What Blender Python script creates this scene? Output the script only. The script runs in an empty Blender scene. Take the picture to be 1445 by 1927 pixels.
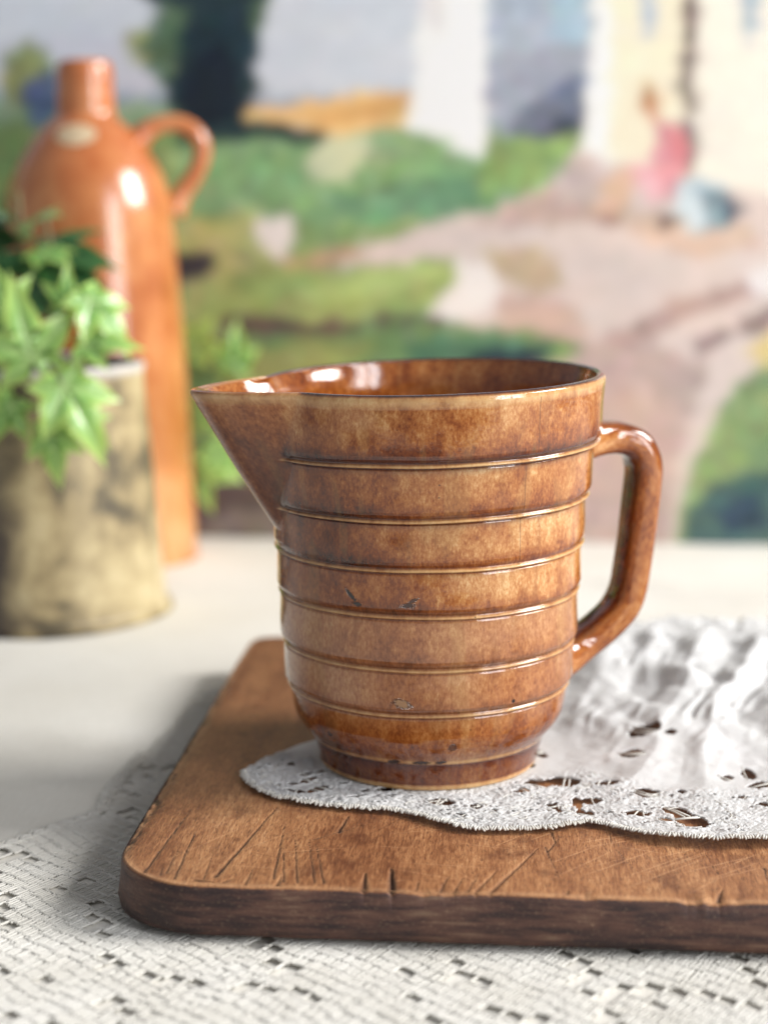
import bpy, math, random
import numpy as np
from mathutils import Vector, Matrix

random.seed(7)
rng = np.random.default_rng(7)
R = math.radians
scene = bpy.context.scene
COL = scene.collection

# ------------------------------------------------------------------ camera
cam_d = bpy.data.cameras.new("camera")
cam = bpy.data.objects.new("camera", cam_d)
COL.objects.link(cam)
cam.location = (0.0, 0.0, 0.2017)
cam.rotation_euler = (R(90 - 10.265), 0.0, R(4.431))
cam_d.sensor_fit = 'VERTICAL'
cam_d.sensor_height = 36.0
cam_d.lens = 59.78
cam_d.clip_start = 0.02
cam_d.clip_end = 50.0
cam_d.dof.use_dof = True
cam_d.dof.focus_distance = 0.505
cam_d.dof.aperture_fstop = 5.7
scene.camera = cam

# ------------------------------------------------------------------ world and lamps
world = bpy.data.worlds.new("World")
scene.world = world
world.use_nodes = True
wb = world.node_tree.nodes["Background"]
wb.inputs[0].default_value = (0.93, 0.95, 1.0, 1)
wb.inputs[1].default_value = 0.25


def area_lamp(name, loc, target, sx, sy, power, color):
    d = bpy.data.lights.new(name, 'AREA')
    d.shape = 'RECTANGLE'
    d.size, d.size_y = sx, sy
    d.energy = power
    d.color = color
    o = bpy.data.objects.new(name, d)
    COL.objects.link(o)
    o.location = loc
    o.rotation_euler = (Vector(target) - Vector(loc)).to_track_quat('-Z', 'Y').to_euler()
    return o


# daylight through the panes of a window on the right, and a second softer one behind the camera
for k in range(3):
    area_lamp("window_lamp", (3.0, 0.22 + 0.44 * k, 1.85), (-0.03, 0.50 + 0.06 * k, 0.08), 0.46, 1.30, 54.0, (1.0, 0.98, 0.95))
for k in range(2):
    area_lamp("front_window_lamp", (1.15 + 0.22 * k, -0.50 + 0.22 * k, 0.60), (-0.05, 0.8, 0.20), 0.20, 1.20, 8.6, (0.97, 0.98, 1.0))

scene.render.engine = 'CYCLES'
scene.cycles.use_denoising = True
scene.cycles.max_bounces = 6
scene.cycles.use_adaptive_sampling = True
scene.cycles.adaptive_threshold = 0.02
scene.cycles.sample_clamp_indirect = 4.0
scene.view_settings.view_transform = 'Standard'
scene.view_settings.look = 'None'
scene.view_settings.exposure = 0.33
scene.view_settings.gamma = 1.0
scene.view_settings.use_curve_mapping = False


# ------------------------------------------------------------------ helpers
def lin(c):
    out = []
    for v in c:
        v = v / 255.0
        out.append(v / 12.92 if v <= 0.04045 else ((v + 0.055) / 1.055) ** 2.4)
    return out


def linc(*c):
    return (*lin(c), 1.0)


def _hash(ix, iy, seed):
    h = (ix.astype(np.int64) * 374761393 + iy.astype(np.int64) * 668265263 + seed * 974711) & 0x7fffffff
    h = ((h ^ (h >> 13)) * 1274126177) & 0x7fffffff
    h = h ^ (h >> 16)
    return (h & 0xffff) / 65535.0


def vnoise(x, y, seed=0):
    x = np.asarray(x, float); y = np.asarray(y, float)
    ix = np.floor(x); iy = np.floor(y)
    fx = x - ix; fy = y - iy
    fx = fx * fx * (3 - 2 * fx); fy = fy * fy * (3 - 2 * fy)
    a = _hash(ix, iy, seed); b = _hash(ix + 1, iy, seed)
    c = _hash(ix, iy + 1, seed); d = _hash(ix + 1, iy + 1, seed)
    return (a * (1 - fx) + b * fx) * (1 - fy) + (c * (1 - fx) + d * fx) * fy


def fbm(x, y, seed=0, octv=4):
    s = 0.0; amp = 0.5
    for o in range(octv):
        s = s + amp * vnoise(np.asarray(x) * 2 ** o + 13.7 * o, np.asarray(y) * 2 ** o - 7.3 * o, seed + o)
        amp *= 0.5
    return s / (1 - 0.5 ** octv)


def smooth(a, b, x):
    t = np.clip((x - a) / (b - a), 0, 1)
    return t * t * (3 - 2 * t)


def mesh_np(name, verts, faces, smooth_shade=True):
    """faces: list of (M,k) integer arrays"""
    me = bpy.data.meshes.new(name)
    verts = np.asarray(verts, np.float32)
    me.vertices.add(len(verts))
    me.vertices.foreach_set("co", verts.ravel())
    loops = np.concatenate([np.asarray(f).ravel() for f in faces]).astype(np.int32)
    sizes = np.concatenate([np.full(len(f), np.asarray(f).shape[1]) for f in faces]).astype(np.int32)
    starts = np.concatenate([[0], np.cumsum(sizes)[:-1]]).astype(np.int32)
    me.loops.add(len(loops))
    me.loops.foreach_set("vertex_index", loops)
    me.polygons.add(len(sizes))
    me.polygons.foreach_set("loop_start", starts)
    me.polygons.foreach_set("loop_total", sizes)
    me.update(calc_edges=True)
    me.polygons.foreach_set("use_smooth", np.full(len(sizes), smooth_shade))
    me.validate()
    return me


def fattr(me, name, vals):
    a = me.attributes.new(name, 'FLOAT', 'POINT')
    a.data.foreach_set("value", np.asarray(vals, np.float32).ravel())


def vattr(me, name, vals):
    a = me.attributes.new(name, 'FLOAT_VECTOR', 'POINT')
    a.data.foreach_set("vector", np.asarray(vals, np.float32).ravel())


def cattr(me, name, vals):
    a = me.attributes.new(name, 'FLOAT_COLOR', 'POINT')
    v = np.ones((len(vals), 4), np.float32); v[:, :3] = vals
    a.data.foreach_set("color", v.ravel())


def grid_faces(nr, nc, wrap=False, off=0):
    r = np.arange(nr - 1)[:, None]
    if wrap:
        c = np.arange(nc)[None, :]; c2 = (c + 1) % nc
    else:
        c = np.arange(nc - 1)[None, :]; c2 = c + 1
    q = np.stack([r * nc + c, r * nc + c2, (r + 1) * nc + c2, (r + 1) * nc + c], -1).reshape(-1, 4)
    return q + off


def obj(name, me, mat=None, parent=None):
    o = bpy.data.objects.new(name, me)
    COL.objects.link(o)
    if mat is not None and me is not None:
        me.materials.append(mat)
    if parent is not None:
        o.parent = parent
    return o


def empty(name, loc=(0, 0, 0), rz=0.0):
    o = bpy.data.objects.new(name, None)
    COL.objects.link(o)
    o.location = loc
    o.rotation_euler = (0, 0, rz)
    o.empty_display_size = 0.02
    return o


def tag(o, label=None, cat=None, group=None, kind=None):
    if label: o["label"] = label
    if cat: o["category"] = cat
    if group: o["group"] = group
    if kind: o["kind"] = kind
    return o


def catmull(pts, n):
    p = np.asarray(pts, float)
    p = np.vstack([2 * p[0] - p[1], p, 2 * p[-1] - p[-2]])
    out = []
    for i in range(1, len(p) - 2):
        for t in np.linspace(0, 1, n, endpoint=False):
            a, b, c, d = p[i - 1], p[i], p[i + 1], p[i + 2]
            out.append(0.5 * ((2 * b) + (c - a) * t + (2 * a - 5 * b + 4 * c - d) * t ** 2 + (3 * b - a - 3 * c + d) * t ** 3))
    out.append(p[-2])
    return np.array(out)


def tube_arrays(path, rad, sides=6, flat=1.0, up=(0, 0, 1), cap=True):
    path = np.asarray(path, float); n = len(path)
    rad = np.broadcast_to(np.asarray(rad, float), (n,))
    tan = np.gradient(path, axis=0)
    tan /= np.linalg.norm(tan, axis=1)[:, None] + 1e-12
    upv = np.asarray(up, float)
    s = np.cross(tan, upv); ln = np.linalg.norm(s, axis=1)[:, None]
    s = np.where(ln > 1e-6, s / (ln + 1e-12), np.array([1.0, 0, 0]))
    u = np.cross(s, tan)
    a = np.linspace(0, 2 * np.pi, sides, endpoint=False)
    v = path[:, None, :] + rad[:, None, None] * (np.cos(a)[None, :, None] * s[:, None, :] + flat * np.sin(a)[None, :, None] * u[:, None, :])
    verts = v.reshape(-1, 3)
    q = grid_faces(n, sides, True)
    fs = [q]
    if cap:
        verts = np.vstack([verts, path[0], path[-1]])
        i = np.arange(sides); j = (i + 1) % sides
        fs.append(np.stack([np.full(sides, n * sides), j, i], 1))
        b = (n - 1) * sides
        fs.append(np.stack([np.full(sides, n * sides + 1), b + i, b + j], 1))
    return verts, fs


class Acc:
    def __init__(self): self.v = []; self.f = {}; self.n = 0
    def add(self, verts, fs):
        self.v.append(np.asarray(verts, float))
        for f in fs:
            f = np.asarray(f)
            self.f.setdefault(f.shape[1], []).append(f + self.n)
        self.n += len(verts)
    def mesh(self, name):
        return mesh_np(name, np.vstack(self.v), [np.vstack(x) for x in self.f.values()])


# ---- node helper
class NT:
    def __init__(self, name):
        self.m = bpy.data.materials.new(name); self.m.use_nodes = True
        self.t = self.m.node_tree
        self.p = self.t.nodes["Principled BSDF"]
        self.out = self.t.nodes["Material Output"]
    def n(self, typ, **kw):
        nd = self.t.nodes.new(typ)
        for k, v in kw.items(): setattr(nd, k, v)
        return nd
    def link(self, a, b): self.t.links.new(a, b)
    def setin(self, sock, v):
        if hasattr(v, "is_output") or isinstance(v, bpy.types.NodeSocket): self.link(v, sock)
        else: sock.default_value = v
    def math(self, op, a, b=0.0, c=None, clamp=False):
        nd = self.n('ShaderNodeMath', operation=op); nd.use_clamp = clamp
        self.setin(nd.inputs[0], a); self.setin(nd.inputs[1], b)
        if c is not None: self.setin(nd.inputs[2], c)
        return nd.outputs[0]
    def attr(self, name, out='Fac'):
        nd = self.n('ShaderNodeAttribute', attribute_name=name)
        return nd.outputs[out]
    def obj(self):
        return self.n('ShaderNodeTexCoord').outputs['Object']
    def scale(self, vec, s):
        nd = self.n('ShaderNodeMapping'); self.link(vec, nd.inputs[0]); nd.inputs['Scale'].default_value = s
        return nd.outputs[0]
    def noise(self, vec, scale=1.0, detail=3.0, rough=0.55, dist=0.0):
        nd = self.n('ShaderNodeTexNoise'); self.link(vec, nd.inputs['Vector'])
        nd.inputs['Scale'].default_value = scale; nd.inputs['Detail'].default_value = detail
        nd.inputs['Roughness'].default_value = rough; nd.inputs['Distortion'].default_value = dist
        return nd.outputs[0]
    def ramp(self, fac, stops, interp='LINEAR'):
        nd = self.n('ShaderNodeValToRGB'); self.link(fac, nd.inputs[0])
        cr = nd.color_ramp; cr.interpolation = interp
        while len(cr.elements) < len(stops): cr.elements.new(0.5)
        for e, (p, c) in zip(cr.elements, stops):
            e.position = p; e.color = c if len(c) == 4 else (*c, 1)
        return nd.outputs[0]
    def range(self, v, a, b, c=0.0, d=1.0):
        nd = self.n('ShaderNodeMapRange'); nd.clamp = True
        self.setin(nd.inputs[0], v)
        for i, x in enumerate((a, b, c, d)): nd.inputs[1 + i].default_value = x
        return nd.outputs[0]
    def mix(self, fac, a, b, blend='MIX'):
        nd = self.n('ShaderNodeMix', data_type='RGBA', blend_type=blend)
        self.setin(nd.inputs[0], fac); self.setin(nd.inputs[6], a); self.setin(nd.inputs[7], b)
        return nd.outputs[2]
    def bump(self, h, strength, dist, prev=None):
        nd = self.n('ShaderNodeBump'); self.link(h, nd.inputs['Height'])
        nd.inputs['Strength'].default_value = strength; nd.inputs['Distance'].default_value = dist
        if prev is not None: self.link(prev, nd.inputs['Normal'])
        return nd.outputs[0]
    def set(self, **kw):
        for k, v in kw.items(): self.setin(self.p.inputs[k.replace('_', ' ')], v)
        return self.m

PAINT=[
('sky',(192, 198, 207),0.05,[(-429,411),(298,400),(308,256),(-438,260)]),
('sky low left',(188, 192, 204),0.05,[(-436,294),(-154,301),(-155,261),(-438,263)]),
('far hills',(140, 158, 175),0.08,[(-438,268),(-212,265),(-155,263),(-55,265),(-55,253),(-439,252)]),
('far field',(128, 165, 140),0.10,[(-438,261),(-202,260),(-203,246),(-440,241)]),
('grey cloud right',(165, 175, 190),0.08,[(-23,332),(45,331),(46,281),(-22,282)]),
('blue sky right',(150, 178, 197),0.08,[(18,332),(45,331),(46,290),(25,284),(16,299)]),
('smoke',(150, 156, 172),0.10,[(-23,285),(45,293),(46,233),(-22,234)]),
('smoke dark',(105, 112, 132),0.15,[(1,261),(45,278),(46,230),(-14,230)]),
('smoke darkest',(58, 66, 88),0.15,[(20,247),(45,256),(46,227),(4,227)]),
('meadow',(118, 152, 98),0.16,[(-439,252),(-111,244),(47,238),(49,160),(-457,-35)]),
('round tree',(122, 140, 88),0.12,[(-307,274),(-303,288),(-292,296),(-281,292),(-274,280),(-277,266),(-289,257),(-302,259)]),
('round tree shade',(72, 92, 128),0.12,[(-295,271),(-278,280),(-272,271),(-270,253),(-289,248),(-295,259)]),
('tree light',(120, 140, 96),0.15,[(-211,307),(-213,337),(-172,342),(-170,310),(-174,277),(-193,268),(-212,274)]),
('tree bulge',(152, 162, 98),0.10,[(-232,297),(-225,304),(-216,301),(-211,290),(-216,284),(-227,285)]),
('tree mid',(70, 104, 84),0.16,[(-215,310),(-201,343),(-138,342),(-148,310),(-152,292),(-155,270),(-171,258),(-202,262),(-215,277),(-225,291)]),
('tree dark',(26, 50, 58),0.18,[(-197,307),(-179,325),(-157,313),(-153,301),(-155,273),(-158,248),(-200,243),(-210,262),(-202,283)]),
('tree darkest',(18, 32, 46),0.12,[(-192,286),(-173,295),(-164,274),(-165,245),(-196,243),(-202,259)]),
('tree top dark',(30, 52, 62),0.15,[(-229,343),(-144,342),(-148,317),(-167,313),(-201,314),(-226,322)]),
('hedge dark',(30, 56, 58),0.15,[(-203,247),(-155,250),(-130,246),(-105,242),(-117,237),(-203,239)]),
('grain',(224, 178, 104),0.10,[(-161,257),(-130,259),(-92,265),(-58,269),(-58,247),(-86,244),(-111,242),(-130,248),(-160,251)]),
('grain shade',(205, 150, 72),0.10,[(-123,254),(-105,254),(-58,268),(-58,259),(-86,250),(-111,247)]),
('meadow bright',(110, 158, 112),0.18,[(-203,239),(-111,237),(-24,230),(47,239),(48,227),(-4,198),(-67,191),(-118,189),(-201,197)]),
('meadow teal',(92, 142, 112),0.12,[(-111,206),(-55,217),(11,218),(-11,198),(-61,191),(-111,194)]),
('flower bush',(178, 196, 172),0.16,[(-124,228),(-117,239),(-98,243),(-86,239),(-89,228),(-102,218),(-114,214),(-121,218)]),
('bush2',(120, 160, 124),0.20,[(-89,243),(-67,246),(-36,234),(-42,221),(-86,221)]),
('meadow olive',(146, 158, 100),0.14,[(-204,195),(-156,197),(-159,175),(-131,170),(-143,159),(-176,134),(-202,134)]),
('white house',(229, 228, 224),0.03,[(-57,347),(-21,347),(-20,227),(-33,227),(-65,242),(-63,258)]),
('white house lintel',(214, 210, 208),0.03,[(-57,335),(-46,335),(-46,303),(-57,304)]),
('house grass',(112, 156, 112),0.18,[(-73,239),(-55,244),(-39,232),(-19,227),(-23,220),(-73,221)]),
('bank grass',(120, 158, 92),0.16,[(-22,230),(10,238),(38,244),(41,230),(8,212),(-22,203)]),
('cream house',(228, 216, 186),0.04,[(42,346),(96,345),(100,215),(38,227),(40,257)]),
('cream corner',(232, 228, 222),0.03,[(43,346),(53,346),(52,226),(38,227)]),
('cream house2',(230, 219, 202),0.04,[(96,345),(214,344),(223,176),(138,188),(100,212)]),
('path',(206, 186, 177),0.07,[(-143,166),(-105,175),(-61,187),(-23,197),(8,209),(37,229),(100,218),(223,188),(227,105),(141,107),(117,-25),(-27,-28),(-22,96),(34,116),(3,122),(-54,134),(-48,166),(-36,173),(-86,166),(-131,159)]),
('path edge ochre',(186, 148, 110),0.10,[(-143,169),(-105,176),(-86,176),(-105,166),(-137,159)]),
('path shade',(188, 158, 146),0.10,[(-14,198),(23,212),(70,197),(55,191),(-4,189),(-29,189)]),
('path stones',(196, 172, 162),0.16,[(26,227),(40,232),(48,218),(58,197),(27,203)]),
('olive patch',(186, 158, 126),0.08,[(-21,174),(8,176),(25,169),(27,153),(9,148),(-12,160)]),
('white patch',(222, 212, 206),0.05,[(-35,169),(-20,168),(-9,153),(-13,138),(-38,134),(-54,139),(-38,152)]),
('brown path',(196, 162, 146),0.10,[(-10,152),(12,147),(37,141),(44,119),(19,122),(-13,131)]),
('brown path lower',(184, 156, 146),0.14,[(9,119),(72,122),(116,107),(102,72),(89,-26),(-27,-28),(10,71)]),
('brown streak',(138, 116, 112),0.10,[(103,123),(140,138),(155,145),(158,135),(128,123),(106,115)]),
('brown streak2',(176, 144, 134),0.10,[(50,122),(99,148),(146,160),(147,152),(103,135),(66,116)]),
('stone light',(218, 208, 204),0.05,[(130,160),(148,168),(193,166),(194,153),(139,149)]),
('rubble',(200, 170, 150),0.18,[(64,197),(131,191),(141,175),(102,169),(67,181)]),
('grass band',(132, 156, 86),0.15,[(-189,153),(-143,163),(-86,164),(-35,171),(-38,152),(-54,139),(-86,135),(-150,131),(-195,130)]),
('grass band light',(150, 178, 104),0.12,[(-131,156),(-86,162),(-39,169),(-42,159),(-86,148),(-131,145)]),
('dark line',(92, 72, 66),0.18,[(-184,134),(-157,136),(-118,132),(-73,135),(-45,137),(-35,132),(-73,128),(-118,124),(-170,123),(-186,129)]),
('lower grass',(98, 132, 84),0.15,[(-199,123),(-118,124),(-54,132),(3,127),(41,118),(22,106),(-22,96),(-119,-29),(-204,36)]),
('lower grass olive',(126, 140, 76),0.12,[(-176,114),(-131,121),(-86,118),(-105,89),(-151,82),(-177,95)]),
('lower grass teal',(70, 116, 92),0.14,[(-67,122),(-22,124),(28,117),(13,106),(-67,102)]),
('dark pool',(34, 52, 64),0.10,[(-26,113),(-3,118),(19,114),(13,103),(-22,103)]),
('dark notch',(52, 48, 58),0.12,[(-207,175),(-198,172),(-183,175),(-177,169),(-187,156),(-200,154),(-214,156)]),
('dark earth left',(84, 70, 70),0.15,[(-207,39),(-171,35),(-145,37),(-113,-29),(-209,-31)]),
('dark earth left2',(120, 108, 100),0.15,[(-191,10),(-145,17),(-132,-29),(-192,-31)]),
('pail',(216, 206, 200),0.04,[(-157,194),(-152,195),(-143,192),(-132,196),(-134,181),(-137,171),(-145,169),(-153,172),(-157,181)]),
('green right',(120, 150, 100),0.18,[(148,110),(123,88),(108,53),(97,20),(92,-26),(234,-23),(225,136),(164,135)]),
('green right yellow',(214, 186, 112),0.12,[(134,117),(149,129),(170,135),(184,117),(147,107)]),
('green right dark',(66, 96, 92),0.16,[(118,34),(149,44),(199,47),(203,-24),(98,-25),(103,17)]),
('green right darkest',(46, 68, 88),0.12,[(120,21),(144,32),(151,11),(129,6)]),
('drain pipe',(112, 96, 90),0.04,[(92,345),(99,345),(100,281),(102,218),(95,220),(93,281)]),
('window1',(164, 180, 196),0.05,[(68,346),(77,346),(77,298),(70,297)]),
('window2',(158, 176, 188),0.08,[(124,345),(134,345),(135,287),(127,287)]),
('hair',(176, 122, 82),0.06,[(69,263),(75,268),(81,264),(82,256),(78,251),(71,254)]),
('neck',(206, 146, 112),0.06,[(72,256),(81,256),(85,245),(77,244)]),
('dress',(212, 136, 142),0.08,[(80,247),(87,249),(95,244),(98,230),(95,218),(89,204),(77,202),(70,211),(65,219),(69,224),(76,228),(78,239)]),
('dress light',(228, 170, 176),0.05,[(66,222),(76,227),(79,218),(85,211),(82,203),(75,204),(70,212)]),
('dress red',(218, 122, 124),0.05,[(86,245),(93,243),(97,230),(93,222),(88,227)]),
('legs',(214, 172, 142),0.08,[(54,219),(65,221),(67,211),(61,199),(55,191),(48,190),(43,193),(48,206)]),
('shoes',(160, 118, 98),0.08,[(43,193),(55,194),(62,198),(61,189),(49,188)]),
('bench shade',(122, 102, 94),0.08,[(80,192),(93,195),(96,189),(81,186)]),
('bucket shade',(56, 74, 96),0.08,[(116,207),(129,205),(131,195),(122,189),(116,191)]),
('bucket',(124, 146, 156),0.06,[(89,214),(100,217),(120,213),(122,206),(119,189),(107,183),(99,187),(92,198)]),
('bucket light',(196, 208, 212),0.04,[(89,213),(100,214),(107,203),(107,185),(98,188),(92,199)]),
('bucket rim',(178, 192, 198),0.04,[(90,214),(103,218),(120,214),(119,211),(103,210)]),
]
CUTS=[(-0.1019,0.4453,-0.099,0.489,0.55,1),(-0.0926,0.4411,-0.0934,0.4778,0.5,1),(-0.0957,0.445,-0.0957,0.463,0.35,0.8),(-0.0815,0.4436,-0.0719,0.5011,0.8,0.9),(-0.0843,0.4409,-0.0852,0.4585,0.35,0.8),(-0.0651,0.4432,-0.0677,0.4855,0.5,1),(-0.062,0.4411,-0.0653,0.4654,0.35,1),(-0.0581,0.4405,-0.0629,0.4728,0.45,1),(-0.0534,0.4409,-0.0589,0.4731,0.4,1),(-0.0508,0.4408,-0.0564,0.4696,0.4,1),(-0.0723,0.4382,-0.0721,0.4493,0.6,0.8),(-0.0508,0.4802,-0.049,0.4944,0.8,1),(-0.0576,0.4735,-0.0417,0.4891,0.25,0.8),(-0.0394,0.4372,-0.04,0.4493,1.3,0.9),(-0.0316,0.437,-0.0327,0.4523,1.2,1),(-0.097,0.4437,-0.0976,0.4498,0.4,1),(-0.0635,0.4385,-0.0631,0.445,0.9,0.7),(-0.0865,0.4408,-0.0811,0.4396,0.9,0.9),(-0.0786,0.4398,-0.0765,0.4424,0.8,0.8),(-0.0995,0.4736,-0.0985,0.497,0.25,0.6),(-0.0319,0.437,-0.0331,0.4534,1.2,1),(-0.0091,0.4374,-0.0034,0.4537,0.8,0.6),(-0.0049,0.4377,0.0084,0.4723,0.9,0.7),(0.0104,0.4735,0.0139,0.4495,0.35,1),(0.0111,0.4693,0.0152,0.4827,0.45,0.9),(-0.0185,0.438,-0.0167,0.4487,0.6,0.8),(-0.0147,0.4377,-0.0128,0.448,0.5,0.8),(-0.011,0.438,-0.0087,0.4494,0.5,0.8),(0.0313,0.4719,0.037,0.4519,0.25,0.6),(0.0574,0.4625,0.0583,0.4561,0.3,0.9),(0.0717,0.4616,0.0716,0.4507,0.5,1),(0.0563,0.4382,0.0582,0.4453,0.9,0.8),(0.0297,0.486,0.0301,0.4718,0.25,0.7),(0.0126,0.4858,0.0137,0.4748,0.5,1),(0.0158,0.4388,0.0162,0.4416,0.6,0.8),(-0.0252,0.4384,-0.0247,0.4452,0.5,0.7),(0.05,0.4744,0.052,0.4621,0.2,0.5)]
SCRATCH=[(0.0078,0.4566,0.0289,0.4793),(0.0107,0.4479,0.0318,0.4741),(0.0184,0.4763,0.0416,0.4881),(0.0191,0.4731,0.0404,0.4824),(0.0269,0.4396,0.0591,0.4709),(0.0305,0.4504,0.0547,0.4737),(0.0352,0.4527,0.0605,0.4763),(0.0443,0.4535,0.0748,0.4742),(0.0506,0.4481,0.074,0.4689),(0.053,0.4502,0.0733,0.4637),(0.0199,0.4516,0.0361,0.467),(0.0048,0.4774,0.0164,0.4895),(-0.0064,0.4701,0.0048,0.4841),(0.0391,0.4652,0.0583,0.4783),(0.0433,0.4594,0.0585,0.473),(0.0577,0.4585,0.0751,0.4764),(0.0484,0.4413,0.0595,0.4546),(0.0263,0.458,0.0463,0.4774),(-0.0375,0.4409,-0.0272,0.446),(0.0304,0.4761,0.0473,0.47)]
DHOLES=[(-0.0677,0.5239,-0.0651,0.5285,0.0016),(-0.0665,0.5185,-0.0629,0.5249,0.0016),(-0.0631,0.5288,-0.0589,0.531,0.0016),(-0.0713,0.5183,-0.0677,0.5171,0.0013),(-0.0713,0.5115,-0.0636,0.5091,0.0015),(-0.0627,0.5087,-0.0587,0.5163,0.0025),(-0.074,0.5355,-0.0714,0.5372,0.0022),(-0.0746,0.5153,-0.0729,0.5154,0.002),(-0.0471,0.5114,-0.0447,0.5136,0.0015),(-0.043,0.5135,-0.0356,0.5148,0.002),(-0.0512,0.5058,-0.0449,0.509,0.001),(-0.0394,0.5088,-0.0355,0.5095,0.001),(-0.054,0.5179,-0.052,0.5205,0.001),(-0.025,0.5049,-0.017,0.5024,0.0034),(0.0032,0.5412,0.0081,0.5416,0.0027),(0.001,0.5141,0.0056,0.5174,0.002),(0.0074,0.5203,0.0104,0.5256,0.0051),(0.0112,0.5259,0.0227,0.5244,0.0047),(0.0261,0.5236,0.0349,0.5233,0.0021),(0.022,0.5085,0.0286,0.509,0.0029),(0.0195,0.5062,0.0222,0.5064,0.0058),(0.0204,0.4978,0.0229,0.498,0.0028),(0.023,0.4974,0.0253,0.4976,0.0023),(0.0351,0.4987,0.0421,0.4978,0.0028),(0.0408,0.5129,0.0447,0.5191,0.004),(0.0478,0.4986,0.0535,0.5031,0.0047),(0.0524,0.4986,0.0565,0.4863,0.005),(0.0448,0.4931,0.0486,0.4924,0.0018),(0.0415,0.5608,0.0497,0.571,0.0047),(0.0388,0.5441,0.0419,0.5514,0.0039),(0.0528,0.5652,0.0557,0.5627,0.0024),(0.0528,0.5174,0.0551,0.5176,0.002),(0.0749,0.5349,0.079,0.5352,0.0042),(0.0784,0.5286,0.0806,0.5237,0.0041),(0.0678,0.5291,0.0714,0.5329,0.0016),(0.0704,0.5144,0.0737,0.5146,0.0015),(0.0119,0.5057,0.015,0.4994,0.0012),(-0.0117,0.503,-0.0096,0.4983,0.0019),(0.076,0.5095,0.0799,0.5098,0.0019),(0.0077,0.5585,0.0117,0.5497,0.0017),(-0.0162,0.4944,-0.0134,0.4918,0.0009)]

# ================================================================== linen tablecloth (the surface)
def linen_z(x, y):
    z = 0.0005 * (fbm(x * 22, y * 22, 3, 3) - 0.5) + 0.0022 * (fbm(x * 7 + y * 4, y * 16 - x * 5, 6, 3) - .5) * smooth(.60, .75, y)
    # soft folds: one in front of the pot, one on the right behind the handkerchief
    z = z + 0.004 * np.exp(-((y - 0.885 + 0.35 * (x - 0.10)) / 0.022) ** 2) * smooth(0.03, 0.09, x)
    z = z + 0.0025 * np.exp(-((y - 0.80 - 0.5 * (x - 0.12)) / 0.016) ** 2) * smooth(0.05, 0.1, x)
    return z - 0.0003


def build_linen():
    xs = np.concatenate([np.linspace(-1.0, -0.42, 20), np.linspace(-0.415, 0.33, 220), np.linspace(0.34, 1.0, 20)])
    ys = np.concatenate([np.linspace(-0.1, 0.28, 12), np.linspace(0.29, 1.10, 240)])
    X, Y = np.meshgrid(xs, ys)
    V = np.stack([X, Y, linen_z(X, Y)], -1).reshape(-1, 3)
    me = mesh_np("linen_tablecloth", V, [grid_faces(len(ys), len(xs))])
    m = NT("linen")
    o = m.obj()
    warp = m.noise(m.scale(o, (1400, 90, 1)), 1, 2)
    weft = m.noise(m.scale(o, (90, 1400, 1)), 1, 2)
    w = m.math('ADD', warp, weft)
    big = m.noise(o, 9, 3)
    col = m.mix(m.range(big, .35, .7), linc(220, 216, 207), linc(230, 228, 222))
    col = m.mix(m.range(w, .8, 1.25, 0, .5), col, linc(205, 201, 192))
    m.set(Base_Color=col, Roughness=.9, Normal=m.bump(w, .35, .0004))
    m.p.inputs['Specular IOR Level'].default_value = .15
    return tag(obj("linen_tablecloth", me, m.m), "plain off-white linen cloth covering the table under everything", "tablecloth", kind="structure")


build_linen()

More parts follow.
